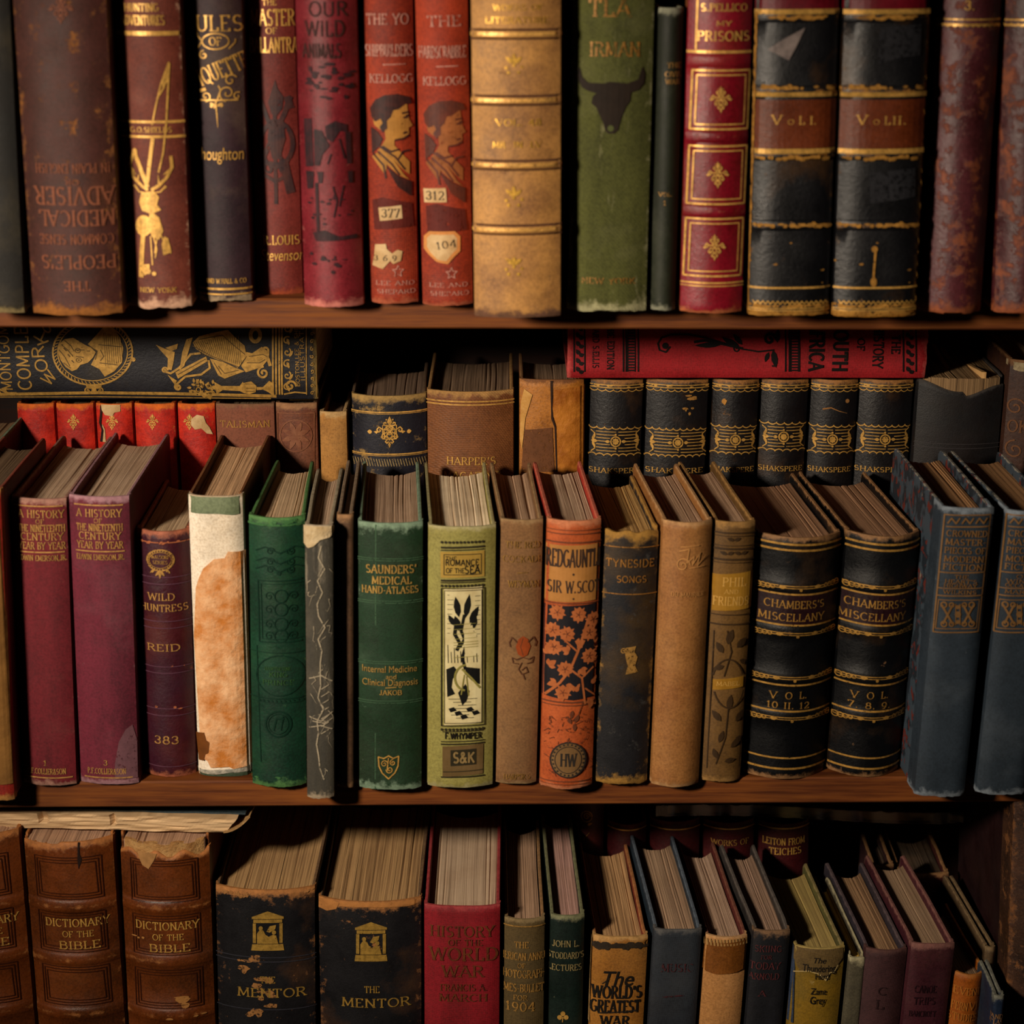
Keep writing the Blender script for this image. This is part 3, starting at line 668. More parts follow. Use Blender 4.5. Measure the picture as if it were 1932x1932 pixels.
for (a_, b_, ox, oy, t1, t2, lab) in (((0, 682, 780), (574, 697, 790), 0, 0, 'THE YO', 'SHIPBUILDERS', 'first of two orange red books with printed boy, paper number 377 on its spine'),
                                     ((0, 781, 884), (579, 797, 893), 101, 12, 'THE', 'HARDSCRABBLE', 'second of two orange red books with printed boy, paper number 312 on its spine')):
    b = mk('T', a_, b_, h=.255, d=.165, sag=.008, cov=cover('#9c3c1e', '#7c2a14', '#b86a4c', .45, .12, .65, 3), fray=.0016, label=lab)
    def f(d):
        d.t(t1, 730+ox*1.06, 36+oy*.3, 19, 62 if ox else 78); d.t(t2, 733+ox, 95+oy*.25, 21, 88); d.path([(722+ox, 122+oy*.3), (764+ox, 121+oy*.3)], 2); d.t('KELLOGG', 737+ox, 148+oy*.4, 15, 80)
        d.t('LEE AND', 745+ox, 534+oy*.3, 8, 74); d.t('SHEPARD', 747+ox, 550+oy*.3, 8, 74)
        cx, cy = 751+ox, 512+oy*.3
        d.path([(cx+(11 if i % 2 == 0 else 5)*math.sin(i*math.pi/5), cy-(11 if i % 2 == 0 else 5)*math.cos(i*math.pi/5)) for i in range(10)], 1.6, closed=True)
    deco(b, f, 'printed_lettering', PK)
    deco(b, lambda d: boy(d, 0, ox, oy, 0), 'printed_portrait', TAN if not ox else ink('#94582e', .7, .25), .0003)
    deco(b, lambda d: boy(d, 0, ox, oy, 1), 'printed_portrait', ink('#1f1517', .6, .12, '#43201c') if not ox else ink('#44221c', .6, .2, '#5c2a1c'), .00042)
    def f(d):
        d.poly([(702+ox, 378+oy), (722+ox, 372+oy), (776+ox, 384+oy), (780+ox, 428+oy*.6), (706+ox, 434+oy*.6)])
    deco(b, f, 'dark_stain', ink('#5c1f18', .7, .3), .00026)
    if not ox:
        deco(b, lambda d: d.poly([(714, 392), (757, 387), (759, 412), (717, 417)]), 'paper_label', CREAM, .0005)
        deco(b, lambda d: d.t('377', 737, 402, 16, 34, .9), 'label_number', BKS, .0007)
        deco(b, lambda d: d.poly([(708, 462), (728, 460), (730, 470), (740, 478), (750, 471), (759, 474), (756, 492), (742, 498), (736, 492), (722, 508), (703, 502), (706, 482)]), 'paper_label', CREAM, .0005)
        deco(b, lambda d: d.t('3 6 9', 727, 487, 10, 44, .9), 'label_number', BKS, .0007)
    else:
        deco(b, lambda d: d.poly([(799, 357), (841, 354), (843, 381), (801, 383)]), 'paper_label', CREAM, .0005)
        deco(b, lambda d: d.t('312', 821, 369, 16, 34, .9), 'label_number', BKS, .0007)
        deco(b, lambda d: d.poly([(810, 437), (858, 436), (868, 446), (868, 474), (858, 483), (845, 498), (824, 494), (808, 480), (800, 470), (800, 447)]), 'paper_label', ink('#cf8a4a', .8, 0), .0005)
        deco(b, lambda d: d.poly([(813, 443), (856, 442), (862, 450), (862, 470), (853, 478), (842, 492), (826, 490), (812, 476), (806, 466), (806, 450)]), 'paper_label', CREAM, .00065)
        deco(b, lambda d: d.t('104', 842, 461, 14, 38, .8, ang=8), 'label_number', BKS, .0008)
b = mk('T', (0, 886, 1061), (601, 895, 1058), h=.28, d=.18, sag=.008, cov=cover('#b4874c', '#86603a', '#6a4a3c', .55, .2, .55, 0, 0, .4, 20), fray=.0008, bands=[(y, .0022, .0032) for y in (64, 189, 311, 433)],
       label='wide tan leather book with raised bands and faint gilt sprigs')
GT = foil('#d0a040', .5, .4, .45, 'rubbed_gilt')
def f(d):
    d.t('WORKS OF', 977, 14, 10, 92); d.t('LITERATURE', 975, 38, 11, 118); d.t('VOL. 48', 978, 231, 12, 86); d.t('MR  IN  LV', 975, 273, 11, 92)
    for y in (120, 370, 500):
        for ax, ay, an in ((0, 0, 90), (0, 0, 40), (0, 0, 140)): d.leaf(969, y, 20, 8, an)
        d.disc(955, y+8, 3); d.disc(984, y+6, 3); d.disc(959, y+17, 3); d.disc(978, y+17, 3); d.disc(969, y+3, 3)
deco(b, f, 'gilt_lettering', GT)
def f(d):
    for y in (64, 189, 311, 433): d.line(y-8, 4); d.line(y+9, 4)
deco(b, f, 'blind_rule', ink('#5a3a2a', .6, .3), .0004)
deco(b, lambda d: [d.line(y, 7) for y in (64, 189, 311, 433)], 'gilt_rule', foil('#d6a255', .3, .4, .35, 'band_highlight_gilt'), .0004)  # gold strip also paints the lighter orange highlight along each raised band
b = mk('T', (0, 1077, 1238), (590, 1071, 1219), h=.275, d=.17, sag=.007, cov=cover('#56582f', '#424422', '#a8a480', .65, .42, .8, 2, 0, .2, 9, 2), fray=.0026, label='worn green cloth book with brown bull skull printed on its spine')
deco(b, lambda d: [d.t('TLA', 1150, 15, 30, 76), d.t('IRMAN', 1160, 93, 25, 94), d.t('NEW YORK', 1148, 530, 11, 104)], 'gilt_lettering', foil('#8f6428', .3, .55, .6, 'worn_gilt'))
deco(b, lambda d: d.poly([(1094, 127), (1099, 146), (1110, 156), (1140, 157), (1150, 154), (1162, 155), (1185, 157), (1204, 150), (1212, 125), (1217, 140), (1215, 158), (1205, 170), (1190, 175), (1189, 190), (1180, 203), (1172, 222), (1166, 245), (1158, 252), (1148, 252), (1142, 247), (1138, 232), (1130, 215), (1125, 203), (1116, 195), (1118, 182), (1125, 176), (1110, 172), (1098, 165), (1091, 150), (1090, 136)]), 'printed_skull', ink('#231810', .75, .04))
deco(b, lambda d: d.disc(1152, 242, 6), 'nose_spot', ink('#52582e', .8, 0), .0005)
b = mk('T', (15, 1240, 1291), (575, 1226, 1275), top=15, d=.16, sag=.006, cov=cover('#232819', '#1a1e13', '#9a9a86', .5), label='thin dark green book, shorter than its neighbours, left of the red gilt panelled book', drop=.006, Y=-.04)
deco(b, lambda d: [d.t('THE', 1272, 123, 9, 26), d.t('CIVIL', 1270, 140, 9, 30), d.t('WAR', 1269, 154, 9, 26), d.t('VOL.', 1256, 367, 7, 26), d.t('1', 1254, 383, 8, 6)], 'gilt_lettering', GD)
b = mk('T', (0, 1300, 1420), (592, 1281, 1402), h=.27, d=.165, sag=.008, cov=cover('#86142a', '#6c0e1c', '#c07848', .4, 0, .34, 0, 1, .5), brd=cover('#8e5830', '#764420', '#b0885c', .4), fray=.0012, wrap=.004,
       bands=[(y, .0016, .004) for y in (115, 258, 399)], label='glossy red leather book with three gilt framed panels of ornaments')
def f(d):
    for (x0, x1, y0, y1, sk) in ((1308, 1416, 133, 244, 5), (1302, 1410, 276, 385, 5), (1296, 1403, 413, 521, 5)):
        d.frame(x0, y0, x1, y1, 3.4, sk); d.frame(x0+8, y0+9, x1-8, y1-9, 2.4, sk-1)
    d.path([(1318, -20), (1314, 94)], 3); d.line(98, 5); d.line(534, 3); d.line(540, 2)
    for x, y in ((1360, 188), (1354, 330), (1348, 467)): d.fleur(x, y, 22, 2.2)
deco(b, f, 'gilt_ornament', GB)
deco(b, lambda d: [d.t('S.PELLICO', 1367, 14, 13, 86), d.t('MY', 1366, 44, 8, 28), d.t('PRISONS', 1366, 68, 17, 98)], 'gilt_lettering', GB)
BLK = cover('#151519', '#0f0f12', '#b8802e', .55, .07, .36, 0, 1, .5, 10)
for (a_, b_, ox, tx, lab) in (((0, 1428, 1582), (597, 1408, 1566), 0, 'V o L  I.', 'black leather book with brown VOL I label and grey flap of torn leather'), ((0, 1590, 1758), (600, 1573, 1724), 158, 'V o L  II.', 'black leather book with brown VOL II label and ragged orange edges')):
    b = mk('T', a_, b_, h=.275, d=.18, sag=.007, pw=3.2, cov=BLK, fray=.0016, bands=[(y, .0014, .0035) for y in (32, 172, 292, 425)], label=lab)
    m = ox
    def f(d): d.poly([(1424+m, -30), (1584+m*1.04, -30), (1584+m*1.04, 17), (1424+m, 17)])
    deco(b, f, 'red_label', cover('#6c1022', '#560a18', '#8a2a2a', .2, 0, .35), .0003)
    def f(d):
        z0 = bk_z(b, 1500+m, 188); z1 = bk_z(b, 1500+m, 280); d.q([(-b.w/2, z1), (b.w/2, z1), (b.w/2, z0), (-b.w/2, z0)])
    deco(b, f, 'brown_label', cover('#6a3418', '#54260f', '#8a4a20', .2, .04, .4, 0, 1), .0003)
    def f(d):
        for y in (22, 178, 285): d.line(y, 9)
        d.line(543, 4)
        for i in range(16): x = d.cx(570)-68+i*9; d.path([(x, 568), (x+4.5, 574), (x+9, 568)], 2)
        d.line(582, 2); d.line(586, 2)
        tx_ = 'VOL I.' if not ox else 'VOL II.'
        d.t('V', 1466+m*1.02, 226, 17, 17); d.t('O', 1492+m*1.02, 230, 9, 11); d.t('L', 1513+m*1.02, 227, 15, 10); d.t('I.' if not ox else 'II.', 1534+m*1.03, 227, 15, 12 if not ox else 26)
    deco(b, f, 'gilt_lettering', GO, .0006)
    def f(d):
        for y, n, r in ((33, 26, 6), (165, 18, 7), (298, 24, 6), (425, 24, 6), (577, 40, 5), (592, 40, 7)): d.blobs(y, n, r, None, None, 2.5)
        d.blobs(500, 6, 3, None, None, 50)
        sgn = -1 if not ox else 1
        for i in range(26):
            y = 30+i*22; c = d.cx(y)+sgn*(b.w/2/b.px-2); d.poly([(c-2.5, y), (c-1, y-9-i % 5), (c+2, y-2), (c+2.4-i % 2, y+14), (c, y+18+i % 7), (c-2+i % 3, y+10)])
        if ox: d.path([(1652, 470), (1648, 520), (1650, 540)], 4); d.disc(1650, 470, 6); d.disc(1648, 532, 6, 9)
    deco(b, f, 'rubbed_patch', ORG, .00045)
    if not ox: deco(b, lambda d: d.poly([(1449, 94), (1478, 74), (1519, 52), (1504, 84), (1488, 114), (1468, 103)]), 'torn_flap', ink('#7c706c', .5, 0, '#5a504e'), .0006)
    else: deco(b, lambda d: [d.poly([(1660, 50), (1740, 46), (1738, 105), (1700, 108), (1655, 122)]), d.poly([(1640, 325), (1728, 318), (1728, 372), (1690, 378), (1642, 384)])], 'grey_scuff', ink('#26262a', .5, .5), .0003)
for (a_, b_, tx, lab) in (((0, 1772, 1890), (594, 1732, 1854), '3.', 'maroon leather book with a numeral 3, rust scuffs and a notch at its foot'), ((0, 1896, 2012), (594, 1866, 1990), '4.', 'maroon leather book cut off by the right edge of the upper shelf')):
    b = mk('T', a_, b_, h=.28, d=.17, sag=.012, cov=cover('#5a2c32', '#3e1a1c', '#9a5630', .7, .58, .36, 0, 1, .5, 16), fray=.003, label=lab,
           chip=(lambda x: .011 if -.006 < x < .006 else 0) if tx == '3.' else None)
    def f(d):
        d.line(37, 3); d.line(47, 4)
        for i in range(11): x = d.cx(42)-54+i*11; d.path(A(x, 45, 5, 5, 0, 180, 6), 2)
        if tx == '3.': d.t('3.', 1830, 10, 17, 18)
    deco(b, f)
# ================================================================== MIDDLE SHELF, BACK ROW
YN = .182
RED = cover('#c02c14', '#8e150c', '#d8741c', .5, .2, .5, 0, 1, .4, 40)
for i, (l, r, lab) in enumerate(((29, 101, 'dark red leather book without visible ornament, first under the big gilt navy book'), (102, 175, 'red leather book with whole gilt ornament, left of the cracked one'),
        (176, 247, 'red leather book with cracked spine and cream torn strip'), (248, 327, 'red leather book with whole gilt ornament, right of the cracked one'), (329, 402, 'red leather book with a round cream patch torn over its ornament'))):
    b = mk('N', (765, l, r), (900, l+12, r+9), top=763, Y=YN, d=.15, cov=RED, fray=.0006, sag=.004, label=lab, lean=0.0)
    if i: deco(b, lambda d: d.fleur((l+r)/2-(8 if i == 4 else 0), 796, 12, 1.2, 16), 'gilt_ornament', GB)
    if i == 2:
        deco(b, lambda d: [d.poly([(l+14, 760), (l+50, 762), (l+51, 776), (l+40, 778), (l+36, 785), (l+22, 783), (l+16, 774)])], 'torn_strip', CREAM, .0005)
        deco(b, lambda d: d.poly([(l+13, 762), (l+17, 776), (l+15, 800), (l+20, 812), (l+18, 834), (l+13, 834), (l+16, 812), (l+11, 798), (l+13, 780)]), 'crack', ink('#1a0806'), .0007)
        deco(b, lambda d: d.poly([(l+17, 800), (l+22, 810), (l+24, 834), (l+18, 834)]), 'torn_strip', CREAM, .0005)
    if i == 4:
        deco(b, lambda d: d.poly([(361, 790), (372, 782), (384, 785), (388, 798), (394, 806), (400, 820), (390, 818), (380, 808), (368, 810), (361, 802)]), 'torn_patch', CREAM, .0006)
b = mk('N', (765, 404, 517), (900, 412, 522), top=763, Y=YN, d=.15, cov=cover('#7c4c38', '#6a3e2c', '#8a6a50', .4, .1, .7), fray=.0005, sag=.003, lean=0, label='plain brown cloth book with worn gilt title, right of the red leather books')
deco(b, lambda d: d.t('TALISMAN', 462, 800, 12, 92), 'gilt_lettering', foil('#a87a3c', .4, .4, .4, 'half_gilt'))
b = mk('N', (765, 518, 598), (900, 524, 602), top=762, Y=YN, d=.15, cov=cover('#7a4a34', '#5e3624', '#a07a58', .5, .1, .6, 0, 1), fray=.001, sag=.004, lean=0, label='brown book with a rosette embossed on its spine, beside the small tan one')
def f(d):
    d.ring(558, 822, 30, 2)
    for k in range(8): d.leaf(558, 822, 28, 10, k*45+22)
    d.frame(523, 780, 592, 900, 2)
deco(b, f, 'embossed_rosette', ink('#6a3c28', .5, .1, '#86583e'))
b = mk('N', (780, 600, 654), (890, 606, 656), top=778, Y=YN, back=736, cov=cover('#a87c44', '#946a38', '#c8a878', .5, .05, .8, 1), pg=pages('#6a5440', '#2a1c12'), fray=.0014, sag=.003, lean=0, label='small plain tan cloth book between the brown rosette book and the blue gilt one', tb=.003, drop=.006)
b = mk('N', (748, 656, 803), (880, 668, 805), top=748, Y=YN, back=682, sag=.011, yaw=.02, cov=cover('#20202c', '#16161f', '#a88a54', .6, .42, .5, 0, 1, .4, 30), brd=cover('#2a2420', '#1c1814', '#7a6248'), fray=.005, lean=0,
       splay=(.004, .0), pg=pages('#6c5848', '#3a2a20', 1500, .6), label='wide navy book speckled with gold, gilt lozenge ornament in the middle')
def f(d):
    d.line(778, 2.4); d.line(781, 1); d.line(857, 2.4); d.line(860, 1)
    d.fleur(735, 815, 30, 2.2, 30); d.ring(735, 815, 11, 2); d.ring(735, 815, 5, 1.6); d.frame(722, 802, 748, 828, 1.6)
    d.leaf(702, 815, 9, 8, 180); d.leaf(767, 815, 9, 8, 0)
deco(b, f, 'gilt_ornament', GB)
deco(b, lambda d: [d.path([(660+i*5, 866), (664+i*5, 880)], 2) for i in range(29)], 'stitched_band', foil('#8a7650', .2, .6, .4, 'stitching'))
b = mk('N', (740, 804, 972), (880, 804, 970), top=740, Y=YN-.004, back=664, sag=.010, cov=cover('#80522c', '#6c4222', '#b89058', .5, .06, .6, 2, 0, .4), pg=pages('#7a6450', '#2e2018'), fray=.0012, lean=0, label='wide brown cloth book with two gilt lines and a gilt magazine title')
deco(b, lambda d: [d.line(758, 2.4), d.line(764, 2.4), d.t('HARPER\'S', 889, 870, 14, 92), d.t('MAGAZINE', 889, 897, 13, 104)], 'gilt_lettering', GO)
b = mk('N', (718, 980, 1107), (880, 980, 1100), top=717, Y=YN-.003, back=664, sag=.005, pw=3, cov=cover('#a8702c', '#8c5820', '#5a3218', .35, .2, .45, 0, 1, .4, 30), brd=cover('#7a4e28'), pg=pages('#7a6450', '#2e2018'), fray=.0022, lean=0, label='peeling yellow and orange leather book left of the black gilt banded set')
def f(d):
    d.poly([(1045, 735), (1108, 728), (1106, 890), (1052, 890), (1050, 800), (1042, 780)])
deco(b, f, 'peeling_layer', paper('#b8742a', '#8a4c14', .45, 45, .8), .0006)
deco(b, lambda d: d.poly([(990, 735), (1005, 745), (992, 790), (986, 850), (982, 830), (984, 760)]), 'peeling_layer', paper('#c89a54', '#b07c3a', .5, 60, .6), .0006)
deco(b, lambda d: d.poly([(990, 812), (1042, 806), (1046, 890), (984, 890)]), 'brown_patch', ink('#6a4022', .7, .35), .0004)
deco(b, lambda d: d.poly([(1038, 718), (1043, 718), (1044, 790), (1049, 806), (1052, 890), (1049, 890), (1046, 806), (1040, 790)]), 'split', ink('#2a160c'), .0008)
SHK = cover('#121217', '#161113', '#b07c40', .45, .10, .4, 0, 1, .5, 30)
for i, (l, r, l2, r2, cy, ty, tx) in enumerate(((1113, 1216, 1110, 1208, 833, 888, 0), (1223, 1341, 1214, 1331, 835, 888, 0), (1346, 1435, 1338, 1425, 830, 886, 0), (1437, 1526, 1428, 1518, 824, 884, 0), (1530, 1617, 1520, 1611, 829, 886, 0), (1621, 1725, 1612, 1712, 829, 886, 0))):
    pos = ('first', 'second', 'third', 'fourth', 'fifth', 'last')[i]
    b = mk('N', (730, l, r), (885, l2, r2), top=718, Y=YN, d=.14, lean=.016, cov=SHK, fray=.0005, sag=.007, label='%s of six black gilt banded leather books under the red book, from the left%s' % (pos, ('', ', widest', '', '', ', scratched', '')[i]))
    def f(d):
        c = (l+r)/2; w = r-l
        for y in (727, 732): d.line(y, 1.8)
        d.scallop(736, int(w/13), 3, 1.6); d.scallop(cy-26, int(w/13), 3, 2); d.scallop(cy+26, int(w/13), -3, 2)
        d.blobs(729, 12, 3, None, None, 3)
        for k in (-18, -12, -6, 0, 6, 12, 18):
            g = 14 if abs(k) < 8 else 2
            d.line(cy+k, 1.4, l+12, c-g); d.line(cy+k, 1.4, c+g, r-14)
    deco(b, f, 'gilt_bands', GO)
    def f(d):
        c = (l+r)/2-3; w = r-l
        d.ring(c, cy, 9, 2.4, 9); d.ring(c, cy, 5, 1.2, 5)
        for k in range(8): d.leaf(c, cy, 7, 3, k*45)
        for s in (-1, 1): d.leaf(c+s*11, cy, 9, 6, 0 if s > 0 else 180); d.disc(c, cy+s*13, 2)
        for s in (-1, 1):
            e = c+s*(w/2-6)
            d.leaf(e, cy, 12, 7, 180 if s > 0 else 0); d.leaf(e-s*2, cy-2, 12, 5, 60 if s < 0 else 120); d.leaf(e-s*2, cy+2, 12, 5, -60 if s < 0 else -120)
            d.path([(e, cy-20), (e-s*7, cy-14), (e-s*3, cy-6)], 1.8); d.path([(e, cy+20), (e-s*7, cy+14), (e-s*3, cy+6)], 1.8)
    deco(b, f, 'gilt_ornament', GO)
    deco(b, lambda d: d.t('SHAKSPERE', (l2+r2)/2, ty, 9, (r-l)*.92), 'gilt_lettering', GO)
    if i == 4: deco(b, lambda d: [d.path([(1553, 772), (1568, 769), (1582, 775), (1598, 780)], 3, True), d.disc(1599, 757, 4)], 'scratch', ink('#9a6a38', .8, .3))
    if i == 2: deco(b, lambda d: d.poly([(1363, 755), (1367, 752), (1372, 756), (1368, 765), (1362, 760)]), 'rubbed_spot', ink('#b8823c', .8, 0))
    if i == 1: deco(b, lambda d: [d.blobs(748, 6, 5, 1298, 1310, 8), d.blobs(775, 6, 4, 1290, 1308, 6)], 'rubbed_spot', ink('#a87838', .8, .3))
b = mk('N', (740, 1736, 1898), (850, 1722, 1886), top=712, lean=.016, Y=YN-.01, back=650, sag=.008, cov=cover('#1a1b1e', '#221b1a', '#4a4440', .35, .05, .5, 0, 0, .4, 14), fray=.0015, label='wide black book with its spine head torn away over tan page folds',
       torn=lambda x: .0075+.0045*math.sin((x+.02)*90)+(.004 if x > 0 else 0), pg=pages('#7a6244', '#3a2a1a', 700, 1.2), drop=.0015)
def f(d):
    d.line(838, 1.2); d.line(846, 1.2)
deco(b, f, 'blind_rule', ink('#3a3638'))
rr = random.Random(5)
for x in (1808, 1826, 1856):         # loose folded sections standing up out of the torn block
    i = x
    lattice(3, 8, 3, lambda u, v, k: Vector((L(b, x, 740)[0]+.0035*(u-.5)-.0012*math.sin(v*3), .004+.1*v, b.h-.03+.031*k+.004*math.sin(v*2.5+x)*(k))), 'loose_section', pages('#b08a58', '#7a5a38', 500, .4), b.root, False, {'pu': lambda u, v, k: u*.003})
b = mk('N', (690, 1902, 2040), (880, 1890, 2020), top=683, lean=.016, Y=YN-.02, d=.15, sag=.008, cov=cover('#4a2e20', '#35201a', '#8a6440', .5, .15, .55, 0, 1), label='brown embossed book cut off by the right edge beside the torn black one', fray=.001)
deco(b, lambda d: d.poly([(1890, 684), (1990, 690), (1990, 704), (1925, 702), (1890, 694)]), 'cloth_lining', paper('#a89878', '#7c6c50', .9, 200, .8), .0008)
deco(b, lambda d: [d.t('OK', 1922, 806, 22, 34), d.spiral(1918, 770, 18, 3, 0), d.spiral(1916, 850, 18, 3, 90)], 'embossed_ornament', ink('#6a4428'))

# two books lying flat on the back row
NAVY = cover('#191a24', '#13131b', '#8a7440', .4, .12, .5, 0, 1, .4, 24)
b = lying(600, 757, .0765, .30, -1, .19, YN-.012, .004, NAVY, NAVY, pages(), 'big navy book lying flat, gilt portrait medallion and seated lyre figure on its spine', 'books lying flat on the back row', 4)
GM = foil('#ab8440', .4, .42, .08, 'old_gilt'); GMD = foil('#59431f', .45, .5, .1, 'shaded_gilt')
def f(d):
    d.path([(-20, 745), (180, 741), (330, 743), (520, 748)], 6); d.path([(-20, 750), (180, 749), (510, 753)], 2); d.path([(545, 757), (596, 757)], 2)
    d.path([(0, 735), (14, 742), (30, 742)], 4); d.spiral(6, 738, 8, 3, 180, 1)
    d.ring(175, 664, 75, 3.4, 62, 40); d.ring(175, 664, 66, 2, 54, 40)
    for k in range(60): a = math.radians(k*6); d.path([(175+68*math.cos(a), 664-56*math.sin(a)), (175+73*math.cos(a+.06), 664-60*math.sin(a+.06))], 1.6)
    d.poly([(162, 727), (192, 727), (190, 733), (164, 733)]); d.spiral(165, 737, 6, 2.4, 90, 1.2); d.spiral(189, 737, 6, 2.4, 90, 1.2, sgn=-1); d.poly([(173, 733), (181, 733), (183, 744), (171, 744)]); d.disc(252, 678, 4)
deco(b, f, 'gilt_frame', GM)
def f(d):
    d.poly([(109, 662), (112, 648), (122, 640), (138, 637), (148, 643), (160, 650), (172, 656), (181, 664), (176, 674), (166, 684), (152, 688), (146, 696), (136, 700), (124, 692), (114, 678)])
    d.poly([(166, 649), (180, 634), (196, 616), (216, 620), (226, 636), (233, 656), (230, 684), (216, 700), (198, 710), (188, 696), (172, 688), (180, 672), (184, 662)])
deco(b, f, 'gilt_portrait', GM)
def f(d):
    for p in ([(112, 660), (122, 672), (132, 690)], [(116, 650), (128, 660), (138, 672)], [(122, 642), (134, 652), (140, 662)], [(142, 660), (160, 660)], [(144, 672), (158, 674)], [(164, 662), (170, 662)], [(168, 652), (184, 662), (180, 678)], [(186, 650), (230, 654)], [(188, 684), (222, 688)], [(190, 660), (196, 672), (190, 680)], [(120, 684), (134, 694)]): d.path(p, 1.8)
    for x, y in ((147, 661), (149, 679)): d.ring(x, y, 5, 1.4, 4); d.disc(x, y, 1.6)
    for k in range(14): d.disc(118+(k*7) % 22, 650+(k*11) % 34, 1.2)
    for k in range(9): d.path([(196+k*4, 628+k), (200+k*4, 690-k)], .8)
deco(b, f, 'portrait_lines', GMD, .0005)
def f(d):
    # drapery of the seated figure, lyre, flower basket, scrolls
    d.poly([(364, 646), (376, 634), (400, 628), (430, 622), (448, 640), (462, 652), (465, 672), (452, 690), (449, 694), (436, 686), (410, 678), (386, 668), (370, 658)])
    d.poly([(396, 676), (420, 682), (446, 694), (462, 700), (440, 708), (424, 714), (412, 708)]); d.poly([(448, 660), (476, 666), (494, 654), (508, 664), (508, 676), (494, 692), (464, 702), (455, 690), (466, 672)])
    d.spiral(500, 660, 10, 4, 180, 1.2); d.spiral(497, 703, 12, 4, 90, 1.4); d.ring(482, 632, 9, 7, 12); d.path([(510, 690), (506, 676)], 6)
    d.poly([(331, 702), (389, 672), (392, 681), (336, 714)]); d.path([(310, 700), (322, 704), (338, 694), (360, 668), (378, 666)], 4); d.path([(336, 722), (350, 710), (380, 706), (396, 694), (394, 680)], 4); d.spiral(311, 698, 6, 3, 0); d.spiral(336, 730, 7, 4, 90)
    d.poly([(316, 706), (334, 718), (330, 726)]); d.poly([(339, 698), (344, 664), (352, 640), (364, 636), (356, 662), (348, 690)])
    d.poly([(294, 650), (312, 658), (330, 664), (328, 680), (324, 698), (316, 696), (317, 676), (306, 664)]); d.poly([(312, 656), (336, 648), (334, 658), (324, 662)])
    rr = random.Random(11)
    for k in range(42): a = rr.random()*6.28; q = rr.random()**.5; d.leaf(382+26*q*math.cos(a), 733+17*q*math.sin(a), 9, 5, rr.random()*360)
    for x, y in ((374, 735), (394, 729), (400, 742)): d.ring(x, y, 4, 2)
    d.poly([(404, 720), (418, 728), (452, 728), (458, 720), (462, 726), (460, 742), (452, 738), (420, 736), (408, 744)]); d.poly([(460, 722), (474, 719), (484, 728), (482, 740), (470, 744), (460, 742)]); d.poly([(484, 730), (496, 730), (508, 718), (514, 722), (516, 748), (506, 740), (496, 735), (484, 736)])
    for x in (515, 521, 527, 532): d.path([(x, 560), (x, 745)], 3.2)
    for k in range(6): y = 620+k*22; d.spiral(542, y, 8, 2.6, 60, 1.1, sgn=1 if k % 2 else -1); d.leaf(546, y+9, 14, 5, 110 if k % 2 else 60)
    d.spiral(548, 728, 11, 4, 0, 1.2); d.path([(578, 560), (578, 745)], 2); d.path([(598, 560), (597, 750)], 1.6); d.path([(536, 744), (556, 740), (578, 742)], 3)
    for k in range(9): d.spiral(589, 630+k*14, 4, 1.6, k*50, 1)
deco(b, f, 'gilt_figure', GM)
def f(d):
    for k in range(22): d.path([(366+k*4, 645-k*.6), (380+k*3.6, 668+k*1.0)], .9)
    for p in ([(376, 640), (420, 632), (440, 650), (462, 668)], [(364, 652), (400, 672), (450, 692)], [(412, 690), (424, 704), (450, 698)], [(470, 672), (496, 668), (504, 672)], [(466, 684), (490, 684), (500, 678)], [(336, 706), (388, 677)], [(404, 684), (418, 706)]): d.path(p, 1.6)
    rr = random.Random(4)
    for k in range(20): d.disc(364+rr.random()*36, 722+rr.random()*24, 1.6)
    for y in (724, 732, 738): d.path([(464, y), (480, y)], 1)
deco(b, f, 'figure_lines', GMD, .0005)
def f(d):
    d.t('MONTGOMERY', 7, 652, 20, 170, sans=True); d.t('COMPLETE', 42, 657, 24, 158, sans=True)
    for s, x, y, a in (('W', 92, 712, -42), ('O', 78, 689, -16), ('R', 72, 664, 2), ('K', 78, 639, 20), ('S', 92, 616, 38)): d.t(s, x, y, 22, 22, sans=True, ang=a)
    d.t('BOSTON,LEE & SHEPARD', 560, 657, 7, 146, sans=True); d.t('ILLUSTRATED', 570, 660, 8, 118, sans=True)
deco(b, f, 'gilt_lettering', GM)
RC = cover('#a0222a', '#8a161c', '#c8605a', .35, .02, .6, 1, 0, .3, 12)
b = lying(1070, 716, .0485, .279, 1, .19, YN-.012, .003, RC, RC, pages(), 'red cloth book lying flat with black lettering and scrollwork across its spine', 'books lying flat on the back row', 5)
def f(d):
    d.t('THE', 1690, 650, 15, 34, 1.3); d.t('HISTORY', 1657, 655, 18, 78, 1.3); d.t('OF', 1624, 650, 13, 22, 1.3); d.t('SOUTH', 1586, 654, 26, 92, 1.6); d.t('AFRICA', 1541, 654, 26, 90, 1.6)
    d.t('EDWARD S.ELLIS', 1124, 644, 11, 100, 1.1); d.t('GLOBE EDITION', 1152, 646, 12, 102, 1.2)
deco(b, f, 'printed_lettering', BKS)
